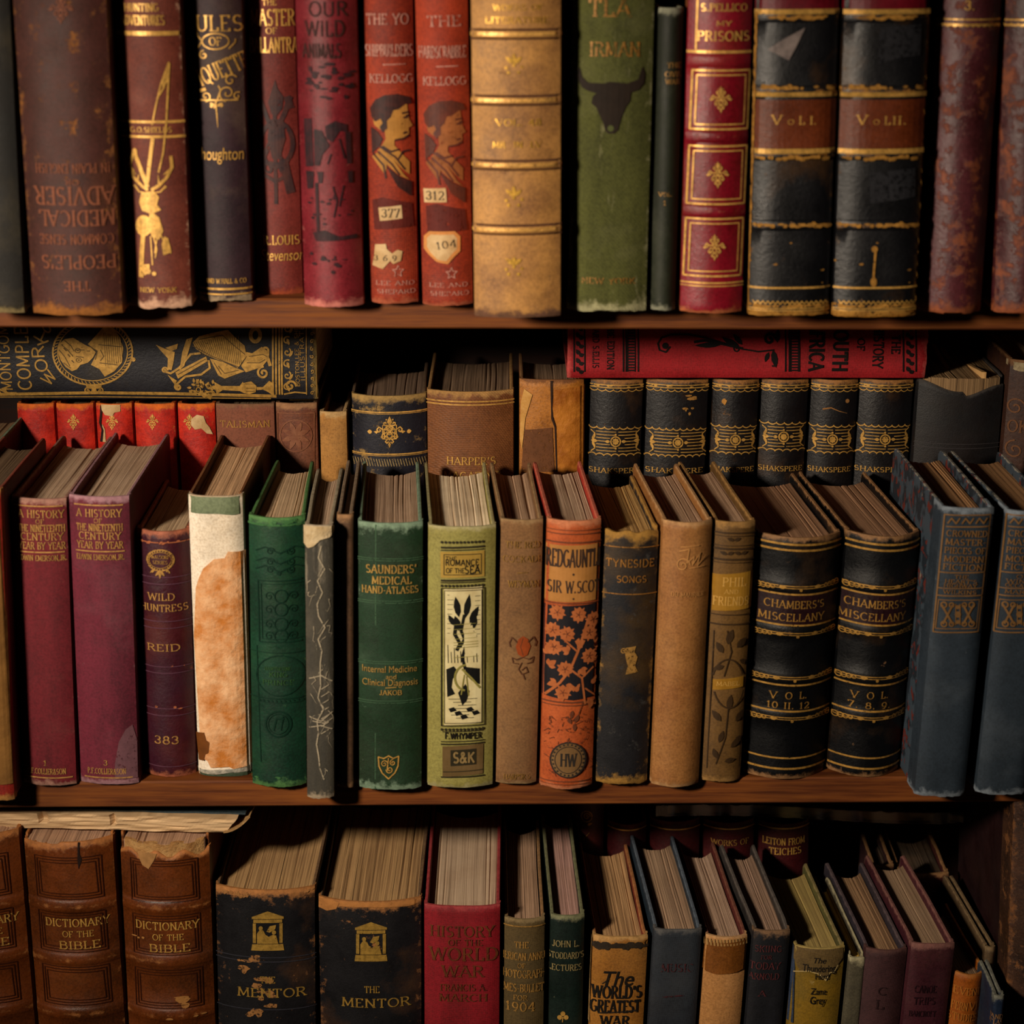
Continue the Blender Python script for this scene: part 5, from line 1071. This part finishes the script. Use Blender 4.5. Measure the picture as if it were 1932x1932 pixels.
for (a_, b_, tp, bk_, dx, dxb, lab, ttl) in (((965, 1772, 1882), (1506, 1727, 1817), 960, 845, 0, 0, 'slate blue book with marbled board and brown framed title, left of its twin', ("THE", "HEART'S", 'HIGHWAY', 'WILKINS')), ((965, 1896, 2006), (1503, 1842, 1934), 966, 848, 118, 113, 'slate blue book with framed title cut off by the right edge', ('ON', 'WINDY', 'OCCASION', 'MARCH'))):
    b = mk('M', a_, b_, top=tp, back=bk_, sag=.0045, pw=4, cov=BLU, brd=marbled(), pg=pages('#8a6644', '#644830', 2500, .5), fray=.0022, wrap=.022, label=lab, splay=(.004, 0), fan=(.2, .6), yaw=.03)
    FB = ink('#7c5a34', .5, .08)
    def f(d):
        o = lambda pts: [(x+dx+(dxb-dx)*(y-970)/530, y) for x, y in pts]
        d.path(o([(1784, 972), (1870, 972), (1846, 1193), (1762, 1193)]), 2.6, closed=True); d.path(o([(1786, 994), (1868, 994)]), 2.6); d.path(o([(1774, 1080), (1858, 1080)]), 2.6); d.path(o([(1768, 1124), (1853, 1124)]), 2.6); d.path(o([(1770, 1110), (1855, 1110)]), 2)
        d.path(o([(1772, 1132), (1848, 1132), (1842, 1186), (1766, 1186)]), 1.8, closed=True)
        p = o([(1826, 983)])[0]
        for k in (-1, 0, 1): d.path([(p[0]+k*26-11, p[1]+5), (p[0]+k*26-4, p[1]-5), (p[0]+k*26+4, p[1]+5), (p[0]+k*26+11, p[1]-5)], 3)
        c = o([(1807, 1159)])[0]
        for s in (-1, 1):
            d.path([(c[0]+s*30, c[1]-18), (c[0]+s*10, c[1]+18)], 4); d.path([(c[0]+s*10, c[1]-18), (c[0]+s*28, c[1]+18)], 4)
            for v in (-1, 1): d.ring(c[0]+s*26, c[1]+v*18, 5, 3); d.ring(c[0]+s*12, c[1]+v*18, 4, 3)
            d.path([(c[0]+s*4, c[1]-20), (c[0]+s*4, c[1]+20)], 2)
        d.disc(c[0], c[1], 6); d.disc(c[0], c[1]-14, 4); d.disc(c[0], c[1]+14, 4)
    deco(b, f, 'printed_frame', FB)
    def f(d):
        for s, x, y, h, w in (('CROWNED', 1825, 1007, 11, 76), ('MASTER-', 1823, 1023, 11, 76), ('PIECES OF', 1821, 1039, 11, 76), ('MODERN', 1819, 1055, 11, 74), ('FICTION', 1817, 1070, 11, 74), (ttl[0], 1814, 1088, 7, 26), (ttl[1], 1813, 1097, 7, 60), (ttl[2], 1812, 1105, 7, 62), (ttl[3], 1811, 1117, 7, 62)):
            d.t(s, x+dx+(dxb-dx)*(y-970)/530, y, h, w, 1.2)
    deco(b, f, 'printed_lettering', FB)
# ================================================================== BOTTOM SHELF
TAN_L = cover('#6c3812', '#4c280c', '#b0743c', .55, .06, .42, 0, 1, .45, 14)
PB = pages('#9c7c64', '#5c4438', 1300)
for i, (a_, b_, tp, bk_, lab, tor) in enumerate((((1640, -130, 42), (1932, -100, 66), 1578, 1534, 'brown leather dictionary volume cut off by the left edge', None), ((1640, 46, 218), (1932, 71, 236), 1588, 1536, 'brown leather dictionary volume with cracked head cap, second from the left edge', lambda x: .003 if x < -.006 else .0012),
        ((1640, 219, 399), (1932, 237, 406), 1588, 1536, 'brown leather dictionary volume with its head torn down to the cream lining', lambda x: .011+.003*math.sin(x*300)))):
    b = mk('B', a_, b_, top=tp, d=.19, Y=.002, sag=.012, cov=TAN_L, pg=PB, fray=.0028, label=lab, torn=tor, bands=[(y, .0013, .005) for y in (1709+i*2, 1808+i*3, 1910+i*3)], drop=.003)
    ox = (-173, 0, 170)[i]; oy = (-4, 0, 6)[i]
    def f(d):
        for y0, y1 in ((1618, 1696), (1722, 1796), (1824, 1896)):
            for k in (0, 5, 10):
                c0, c1 = d.cx(y0+oy), d.cx(y1+oy); hw = b.w/2/b.px*.74-k
                d.path([(c0-hw, y0+oy+k), (c0+hw, y0+oy+k), (c1+hw, y1+oy-k), (c1-hw, y1+oy-k)], 1.8, closed=True)
    deco(b, f, 'blind_frames', ink('#3a1a0c', .4, .05))
    deco(b, lambda d: [d.t('DICTIONARY', 144+ox, 1741+oy, 14, 118), d.t('OF THE', 147+ox, 1762+oy, 11, 58), d.t('BIBLE', 150+ox, 1783+oy, 14, 76)], 'gilt_lettering', GO)
    if i == 2:
        deco(b, lambda d: [d.blobs(1890, 5, 9, 330, 350, 8), d.blobs(1920, 3, 5), d.blobs(1770, 3, 4, 250, 270, 3)], 'rubbed_spot', ink('#a8743c', .8, .2))
        lattice(18, 2, 5, lambda u, v, k: Vector(((u-.5)*b.w*.88, b.prof((u-.5)*b.w*.88)+.0016+.004*v, b.h-.03+.027*k+.0008*math.sin(u*21)*k)), 'torn_lining', paper('#b8905c', '#94683a', .9, 120, .9), b.root)
        deco(b, lambda d: d.poly([(258, 1608), (296, 1610), (290, 1624), (280, 1640), (268, 1634), (262, 1622)]), 'bare_patch', ink('#a47848', .8, .1))
    if i == 1: deco(b, lambda d: d.poly([(146, 1590), (150, 1590), (150, 1612), (154, 1622), (148, 1640), (146, 1620)]), 'crack', ink('#1c0a04', .8, 0))
MEN = cover('#17161a', '#111014', '#a87440', .65, .24, .5, 0, 0, .4, 18)
for i, (a_, b_, tp, lab) in enumerate((((1720, 404, 596), (1932, 409, 597), 1681, 'fat black book with gilt temple emblem and long brown scuffs down its middle'), ((1740, 600, 796), (1932, 603, 797), 1703, 'fat black book with gilt temple emblem and an orange worn head edge'))):
    b = mk('B', a_, b_, top=tp, d=.20, Y=.004, sag=.009, cov=MEN, brd=cover('#26323a', '#1c262c', '#8a6a48', .4), pg=pages('#9c7c54', '#5c422a', 900, 1.2), fray=.0016, label=lab, conc=.01, splay=(.002, .006), pglift=-.002)
    ox, oy = (0, 0) if not i else (195, 20)
    def f(d):
        cx, cy = 505+ox, 1757+oy
        d.poly([(cx-30, cy-27), (cx, cy-38), (cx+30, cy-27), (cx+30, cy-23), (cx-30, cy-23)]); d.path([(cx-22, cy-28), (cx, cy-35), (cx+22, cy-28)], 1.2)
        d.poly([(cx-27, cy-22), (cx+27, cy-22), (cx+27, cy-16), (cx-27, cy-16)])
        for s in (-1, 1): d.poly([(cx+s*25-3, cy-15), (cx+s*25+3, cy-15), (cx+s*25+3, cy+22), (cx+s*25-3, cy+22)])
        d.poly([(cx-29, cy+24), (cx+29, cy+24), (cx+31, cy+36), (cx-31, cy+36)])
        d.poly([(cx-20, cy+23), (cx-20, cy+4), (cx-14, cy-4), (cx-8, cy-2), (cx-4, cy+6), (cx+2, cy+10), (cx+10, cy+6), (cx+16, cy+8), (cx+20, cy+23)])
        d.disc(cx-13, cy-6, 4); d.disc(cx+12, cy+2, 4); d.poly([(cx-2, cy), (cx+4, cy-10), (cx+16, cy-12), (cx+14, cy-4), (cx+4, cy+2)])
    deco(b, f, 'gilt_temple', foil('#a8843c', .45, .42, .12, 'temple_gilt'))
    deco(b, lambda d: [d.t('THE', 505+ox*1.01, 1848+oy*.9, 12, 28), d.t('MENTOR', 512+ox*1.01, 1873+oy*.95, 16, 128)], 'gilt_lettering', foil('#a8843c', .45, .42, .12, 'temple_gilt'))
    if not i:
        deco(b, lambda d: [d.line(y, 1.6) for y in (1806, 1814, 1904)], 'blind_rule', ink('#34343c', .4))
        deco(b, lambda d: [d.blobs(1812, 5, 9, 452, 500, 8), d.blobs(1830, 4, 8, 450, 470, 6), d.blobs(1868, 12, 8, 470, 520, 30), d.blobs(1910, 5, 9, 470, 490, 4), d.blobs(1690, 10, 6, None, None, 4)], 'brown_scuff', ink('#9c6c3c', .9, .55))
    else:
        deco(b, lambda d: [d.poly([(600, 1700), (640, 1706), (634, 1718), (616, 1724), (600, 1720)]), d.poly([(640, 1704), (800, 1698), (800, 1712), (770, 1714), (700, 1711), (640, 1712)])], 'worn_head', ink('#a8703a', .9, .12))
WWR = cover('#8a1624', '#74101a', '#b05050', .3, .03, .55, 1, 0, .35, 10, 1)
b = mk('B', (1760, 799, 945), (1932, 800, 943), top=1711, d=.19, Y=.002, sag=.004, pw=3.5, cov=WWR, pg=pages('#a8927a', '#78624e', 1900, .7), fray=.0007, label='bright red cloth history with dull dark lettering', splay=(.010, .0), fan=(.3, 1), conc=.012)
deco(b, lambda d: [d.t('HISTORY', 872, 1757, 19, 118), d.t('OF THE', 878, 1778, 11, 64), d.t('WORLD', 875, 1800, 23, 126), d.t('WAR', 873, 1832, 20, 76), d.t('FRANCIS A.', 875, 1863, 12, 88), d.t('MARCH', 874, 1882, 13, 90)], 'dull_lettering', ink('#4a2018', .5, .2, '#6a3c1c'))
b = mk('B', (1780, 950, 1029), (1932, 950, 1026), top=1736, d=.18, Y=.003, sag=.005, cov=cover('#5c4c2c', '#4e4024', '#94805c', .45, .04, .65, 1), brd=cover('#3a2e20', '#2c2218', '#a07c54', .5), pg=pages('#9c7e66', '#523e30', 1100, 1.3), fray=.002, yaw=.012, label='khaki annual with gilt date 1904', splay=(.002, 0))
deco(b, lambda d: [d.t('THE', 984, 1783, 11, 26), d.t('AMERICAN ANNUAL', 989, 1805, 13, 104), d.t('OF', 984, 1822, 8, 14), d.t('PHOTOGRAPHY', 989, 1838, 14, 94), d.t('TIMES-BULLETIN', 989, 1864, 14, 100), d.t('FOR', 982, 1882, 9, 26), d.t('1904', 982, 1899, 16, 54)], 'gilt_lettering', GD)
deco(b, lambda d: d.line(1748, 2), 'gilt_rule', GD)
b = mk('B', (1780, 1031, 1104), (1932, 1030, 1099), top=1729, d=.185, Y=.002, sag=.004, pw=3, cov=cover('#172822', '#121f1b', '#8a8a68', .45, .03, .5), pg=pages('#a8847a', '#6a4c44', 1500), fray=.0012, yaw=.03, label='dark green lecture book with a small gilt clover', splay=(.001, 0))
deco(b, lambda d: [d.t('JOHN L.', 1068, 1780, 11, 50), d.t("STODDARD'S", 1068, 1802, 11, 66), d.t('LECTURES', 1066, 1825, 11, 62)], 'gilt_lettering', foil('#98885a', .35, .45, .2, 'pale_gilt2'))
deco(b, lambda d: [d.disc(1062, 1912, 4.5), d.disc(1056, 1919, 4.5), d.disc(1068, 1919, 4.5), d.path([(1062, 1918), (1061, 1928)], 2)], 'gilt_clover', GO)
b = mk('B', (1800, 1105, 1220), (1932, 1101, 1216), top=1769, back=1583, Y=.004, sag=.004, pw=3, cov=cover('#a0702e', '#8a5c22', '#c09a64', .5, .06, .6), brd=cover('#7a3424', '#5e2418', '#b07a4c', .5), pg=pages('#a8845c', '#543a24', 800, 1.5), fray=.0026, yaw=.045, lean=.03, label='worn mustard book with large black war title', splay=(.002, 0))
deco(b, lambda d: [d.font('The', 1167, 1846, 27, 58, .25, .012), d.t("WORLD'S", 1164, 1872, 22, 92, 1.3), d.t('GREATEST', 1161, 1899, 22, 92, 1.3), d.t('WAR', 1160, 1926, 18, 54, 1.3)], 'printed_lettering', BK)
deco(b, lambda d: [d.blobs(1785, 26, 9, None, None, 3), d.line(1786, 5), d.path([(1128, 1911), (1200, 1908)], 3), d.path([(1136, 1856), (1150, 1846)], 2)], 'dark_band', ink('#30261c', .7, .2))
deco(b, lambda d: d.poly([(1104, 1772), (1112, 1776), (1110, 1840), (1114, 1932), (1102, 1932), (1100, 1840)]), 'frayed_joint', paper('#b89868', '#94703c', .9, 160, .8), .0006)
b = mk('B', (1790, 1226, 1326), (1932, 1224, 1312), top=1756, back=1572, Y=.002, sag=.003, pw=5, cov=cover('#2c323a', '#242830', '#6c6a68', .35, .05, .7, 1), brd=cover('#283642', '#20303c', '#6a7480', .4), pg=pages('#947a62', '#60493a', 1200), fray=.001, yaw=.058, lean=.036, label='plain grey blue book with faint red lettering', splay=(.003, 0))
deco(b, lambda d: [d.t('MUSIC', 1278, 1826, 14, 60), d.path([(1250, 1880), (1290, 1878)], 3)], 'faint_lettering', ink('#4a2428', .7, .55))
b = mk('B', (1800, 1330, 1414), (1932, 1320, 1398), top=1770, back=1586, Y=.003, sag=.005, cov=cover('#b88a58', '#a87a48', '#c8a47a', .3, .04, .8), brd=cover('#5c2420', '#481a18', '#8a5a48', .4), pg=pages('#a08672', '#705846', 1500), fray=.0018, yaw=.065, lean=.042, label='book with plain cream paper spine below a brown leather head', splay=(.002, 0))
deco(b, lambda d: d.poly([(1320, 1780), (1420, 1778), (1416, 1828), (1390, 1836), (1350, 1838), (1322, 1832)]), 'leather_head', cover('#80501e', '#6a4016', '#a87c48', .3, .1, .5), .0005)
deco(b, lambda d: [d.path([(1330+k*6, 1773), (1331+k*6, 1785)], 3) for k in range(15)], 'stitched_band', ink('#a8824c', .7, .1), .0007)
b = mk('B', (1790, 1420, 1490), (1932, 1406, 1478), top=1758, back=1590, Y=.004, sag=.003, pw=4, cov=cover('#1e1f26', '#18191e', '#8a6c50', .5, .04, .65), brd=cover('#3a3634', '#2c2826', '#6a625c', .5, .3), pg=pages('#8c7260', '#5e4a3c', 1500), fray=.002, yaw=.07, lean=.045, label='narrow navy black book with faint red words, right of the cream paper spined one', splay=(.002, 0))
deco(b, lambda d: [d.t('SKIING', 1450, 1790, 11, 50), d.t('FOR', 1446, 1806, 7, 20), d.t('TODAY', 1444, 1822, 12, 56), d.t('ARNOLD', 1442, 1842, 11, 56), d.t('A', 1438, 1874, 10, 12)], 'faint_lettering', ink('#5a2a2c', .7, .45))
b = mk('B', (1820, 1491, 1590), (1932, 1488, 1582), top=1791, back=1626, Y=.002, sag=.005, cov=cover('#8a6c1c', '#766020', '#b8a468', .4, .18, .55, 0, 0, .4, 20), brd=cover('#5c5a34', '#48462a', '#9a8a5c', .4), pg=pages('#94804c', '#5c4c2c', 1700, .7), fray=.0012, yaw=.07, lean=.045, label='yellow paper jacketed western novel with a V shaped tear at its head', splay=(.002, 0))
deco(b, lambda d: d.poly([(1498, 1788), (1594, 1786), (1592, 1812), (1580, 1826), (1574, 1836), (1566, 1836), (1558, 1850), (1546, 1838), (1528, 1832), (1510, 1834), (1500, 1812)]), 'bare_cloth', cover('#6c5832', '#5a4828', '#8a764c', .3, .05, .7, 1), .0004)
deco(b, lambda d: [d.path([(1500, 1836), (1512, 1834), (1528, 1832), (1546, 1838), (1558, 1850), (1566, 1836), (1574, 1836), (1582, 1824)], 2)], 'torn_edge', ink('#c0a870', .9, 0), .0006)
deco(b, lambda d: d.poly([(1488, 1780), (1498, 1792), (1502, 1830), (1498, 1932), (1480, 1932)]), 'blue_jacket_flap', cover('#3c4a64', '#2c3648', '#7c7c78', .4, .1), .0005)
deco(b, lambda d: [d.font('The', 1547, 1812, 10, 24, .2, .01), d.font('Thundering', 1546, 1827, 13, 62, 0, .012), d.font('Herd', 1551, 1842, 11, 26, 0, .012), d.font('Zane', 1544, 1870, 12, 30, 0, .01), d.font('Grey', 1543, 1887, 14, 30, 0, .01)], 'printed_lettering', BK, .0007)
b = mk('B', (1830, 1592, 1623), (1932, 1590, 1620), top=1802, back=1650, Y=.006, sag=.001, pw=4, cov=cover('#5c5644', '#4a4538', '#b0a888', .6, .25, .75), pg=pages('#b49440', '#6a4c18', 700, 1.5), fray=.003, yaw=.07, lean=.045, label='very thin tattered grey pamphlet with yellow leaves, right of the yellow western novel', tb=.001, torn=lambda x: .003)
b = mk('B', (1830, 1626, 1711), (1932, 1619, 1698), top=1795, back=1624, Y=.004, sag=.005, cov=cover('#4a2e30', '#3a2224', '#6c4a44', .35, .05, .6, 1), brd=cover('#37323c', '#2c2830', '#6a5a5c', .4), pg=pages('#8c6e50', '#50392a', 900, 1.2), fray=.001, yaw=.07, lean=.045, label='plum brown book with rounded spine and grey inner board', splay=(.004, 0))
deco(b, lambda d: [d.t('C', 1665, 1870, 14, 16), d.t('L', 1660, 1895, 16, 14)], 'faint_lettering', ink('#2c1a1c', .6, .4))
b = mk('B', (1830, 1713, 1798), (1932, 1697, 1788), top=1783, back=1610, Y=.002, sag=.003, pw=4, cov=cover('#4a1f2a', '#3a1620', '#8a6058', .5, .06, .55), pg=pages('#8c745c', '#645040', 2200, .6), fray=.0018, yaw=.07, lean=.048, label='wine red cloth book, tallest beside the small orange one', splay=(.004, 0))
deco(b, lambda d: [d.t('CANOE', 1746, 1866, 13, 40), d.t('TRIPS', 1744, 1888, 13, 40), d.t('BANCROFT', 1740, 1912, 10, 50)], 'faint_lettering', ink('#2a1018', .6, .35))
b = mk('B', (1860, 1795, 1860), (1932, 1784, 1853), top=1841, back=1700, Y=.004, sag=.009, cov=cover('#9c5818', '#84480f', '#b07838', .35, .03, .5), pg=pages('#6c5844', '#3a2c20', 1300), fray=.0008, yaw=.07, lean=.048, label='short orange book with faint embossed words', splay=(.002, 0))
deco(b, lambda d: [d.t('EVENI', 1826, 1871, 13, 46), d.t('FERN', 1812, 1899, 14, 26), d.t('VII', 1840, 1899, 14, 22), d.t('STUDIES', 1818, 1920, 13, 52)], 'embossed_lettering', ink('#b06c28', .5, .2))
b = mk('B', (1895, 1864, 1895), (1932, 1862, 1892), top=1880, d=.058, Y=-.034, sag=.002, pw=4, cov=cover('#1c2c44', '#182438', '#8a8a7c', .45, .03, .6), pg=pages('#7c6448', '#4a3828'), fray=.0016, yaw=.0, lean=.02, w=.0105, label='tiny blue atlas, shortest book, next to the big scuffed brown one')
deco(b, lambda d: [d.t('HAND', 1877, 1917, 8, 28), d.t('ATLAS', 1876, 1927, 8, 30)], 'gilt_lettering', foil('#96704c', .3, .5, .2, 'copper_gilt'))
b = mk('B', (1700, 1903, 2050), (1932, 1897, 2035), top=1470, h=.308, d=.19, Y=-.006, sag=.010, wrap=.03, cov=cover('#4a3020', '#2c1c14', '#8a5a2c', .8, .5, .5, 0, 1, .4, 30), brd=cover('#2c1618', '#221012', '#5a3a34', .4, .12, .4, 0, 1, .5, 20), fray=.002, label='big scuffed brown leather book at the right end, its dark board facing left')
# books behind the front row
YC = .165
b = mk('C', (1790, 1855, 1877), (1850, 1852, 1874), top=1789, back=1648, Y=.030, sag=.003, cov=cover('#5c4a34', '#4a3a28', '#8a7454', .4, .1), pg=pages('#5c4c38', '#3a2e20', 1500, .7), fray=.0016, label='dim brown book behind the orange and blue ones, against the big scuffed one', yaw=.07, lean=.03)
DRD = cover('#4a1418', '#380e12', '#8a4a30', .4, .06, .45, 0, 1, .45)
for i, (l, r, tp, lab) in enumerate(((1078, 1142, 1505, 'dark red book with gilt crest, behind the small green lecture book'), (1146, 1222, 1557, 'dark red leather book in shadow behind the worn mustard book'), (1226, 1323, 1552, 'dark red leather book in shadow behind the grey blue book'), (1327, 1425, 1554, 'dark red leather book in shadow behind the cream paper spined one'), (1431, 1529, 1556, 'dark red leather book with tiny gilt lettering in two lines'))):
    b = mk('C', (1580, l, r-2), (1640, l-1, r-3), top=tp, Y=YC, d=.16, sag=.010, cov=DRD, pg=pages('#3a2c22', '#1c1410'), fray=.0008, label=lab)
    if not i: deco(b, lambda d: [d.ring(1107, 1540, 10, 2), d.spiral(1107, 1540, 7, 2, 0), d.leaf(1108, 1556, 10, 5, 20), d.path([(1090, 1555), (1095, 1590), (1112, 1570)], 1)], 'gilt_crest', GD)
    else:
        deco(b, lambda d: [d.line(1567-i, 2.4)], 'gilt_rule', GO)
        if i == 3: deco(b, lambda d: d.t('WORKS OF', 1378, 1590, 10, 70), 'gilt_lettering', GD)
        if i == 4: deco(b, lambda d: [d.t('LEITON FROM', 1480, 1588, 12, 78), d.t('TEICHES', 1482, 1606, 12, 60)], 'gilt_lettering', GO)
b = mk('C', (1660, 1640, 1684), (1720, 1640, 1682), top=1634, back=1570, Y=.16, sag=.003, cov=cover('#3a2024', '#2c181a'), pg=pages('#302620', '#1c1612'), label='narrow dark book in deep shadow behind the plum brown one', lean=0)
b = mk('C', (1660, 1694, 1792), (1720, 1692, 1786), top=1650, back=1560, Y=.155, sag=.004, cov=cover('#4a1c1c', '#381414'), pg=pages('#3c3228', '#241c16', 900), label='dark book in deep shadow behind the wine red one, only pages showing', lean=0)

# a bundle of old paper leaves lying on the dictionaries
zt = onY(310, 1588, .002).z
P0, P1 = onZ(-60, 1558, zt+.0012), onZ(438, 1571, zt+.0012)
pm = bpy.data.objects.new('paper_bundle', None); COL.objects.link(pm); pm.location = ((P0.x+P1.x)/2, (P0.y+P1.y)/2, zt+.001)
tag(pm, 'thin bundle of cream paper leaves lying on the brown dictionaries under the shelf', 'papers')
pm.rotation_euler = (0, 0, math.atan2(P1.y-P0.y, P1.x-P0.x)); LN = (P1-P0).length
def f(u, v, k):
    x = (u-.5)*LN; n = nz(x*60, k*9, 2)
    y = .15*v+(.0015*n-.003*k+(.004 if .28 < u < .31 or .55 < u < .57 else 0)*(1 if k > .3 else 0) if v == 0 else 0)
    x2 = x+(.004*nz(v*9, k*7, 5)+.010*(k-.5)*(u == 1))*(u > .97)
    return Vector((x2, y, .0135*k+.0006*nz(x*40, v*4, k*3)))
lattice(70, 5, 7, f, 'leaves', pages('#b89c78', '#8a7050', 500, .5), pm, False, {'pu': lambda u, v, k: k*.02+.002*math.sin(u*9)})
lattice(50, 5, 1, lambda u, v, k: Vector(((u-.5)*(LN+.012)+.004, .003+.15*v+.001*nz(u*9, v*3, 1), .0138+.0012*k+.0005*nz(u*20, 0, 3))), 'cover', cover('#3c4a50', '#2c383c', '#a08c6c', .5, .1), pm)
lattice(6, 5, 1, lambda u, v, k: Vector((LN/2-.006+.020*u, -.003+.04*v+.003*u, .001+.0012*k+.012*u*u+.001*nz(u*6, v*4, 2))), 'curled_corner', paper('#b08c5c', '#8a6840', .9, 90, .6), pm)
# a magazine in clear wrapping lying on the dark red books
zt2 = onY(1380, 1552, YC).z+.0010
P0, P1 = onZ(1242, 1537, zt2), onZ(1836, 1549, zt2)
mg = bpy.data.objects.new('wrapped_magazine', None); COL.objects.link(mg); mg.location = ((P0.x+P1.x)/2, min(P0.y, P1.y)+.002, zt2+.0015); LN = (P1-P0).length
tag(mg, 'flat magazine in crinkled clear plastic lying on the dark red books', 'magazine')
mg.rotation_euler = (0, math.radians(.5), math.atan2(P1.y-P0.y, P1.x-P0.x)*.6)
b_ = NT('magazine_cover'); v_ = b_.coord(); n_ = b_.noise(v_, 26, 2, .4)
b_.set('Base Color', b_.mix(b_.rng(n_, .52, .56), b_.mix(b_.rng(n_, .40, .44), hx('#4a2028'), hx('#15121a')), hx('#8a7040'))); b_.set('Roughness', .4)
lattice(40, 6, 2, lambda u, v, k: Vector(((u-.5)*LN*.94, .003+.19*v, .0075*k+.002*math.sin(u*6+v*2))), 'magazine', b_.m, mg, True)
p_ = NT('clear_plastic'); tr = p_.n('ShaderNodeBsdfTransparent'); gl = p_.n('ShaderNodeBsdfGlossy', i_Roughness=.12); gl.inputs['Color'].default_value = (.9, .9, .95, 1)
lw = p_.n('ShaderNodeLayerWeight', i_Blend=.35); mx = p_.n('ShaderNodeMixShader'); p_.t.links.new(p_.math('ADD', p_.math('MULTIPLY', lw.outputs['Fresnel'], .6), .06), mx.inputs[0]); p_.t.links.new(tr.outputs[0], mx.inputs[1]); p_.t.links.new(gl.outputs[0], mx.inputs[2])
p_.t.links.new(mx.outputs[0], p_.t.nodes['Material Output'].inputs['Surface'])
def f(u, v, k):
    e = max(0, u-.9)/.1
    z = (-.0008+.0098*k)*(1-e*.85)+.002*math.sin(u*6+v*2)*(1-e)+.0015*nz(u*38, v*6, k*2)*(.5+k)+.001*e
    return Vector(((u-.5)*LN*1.02, -.001+.20*v+.004*e*nz(u*60, 1, 4), z))
lattice(90, 12, 2, f, 'plastic_sleeve', p_.m, mg, True)

print('CUTS', [c for c in CUTS if c[2] > .8])
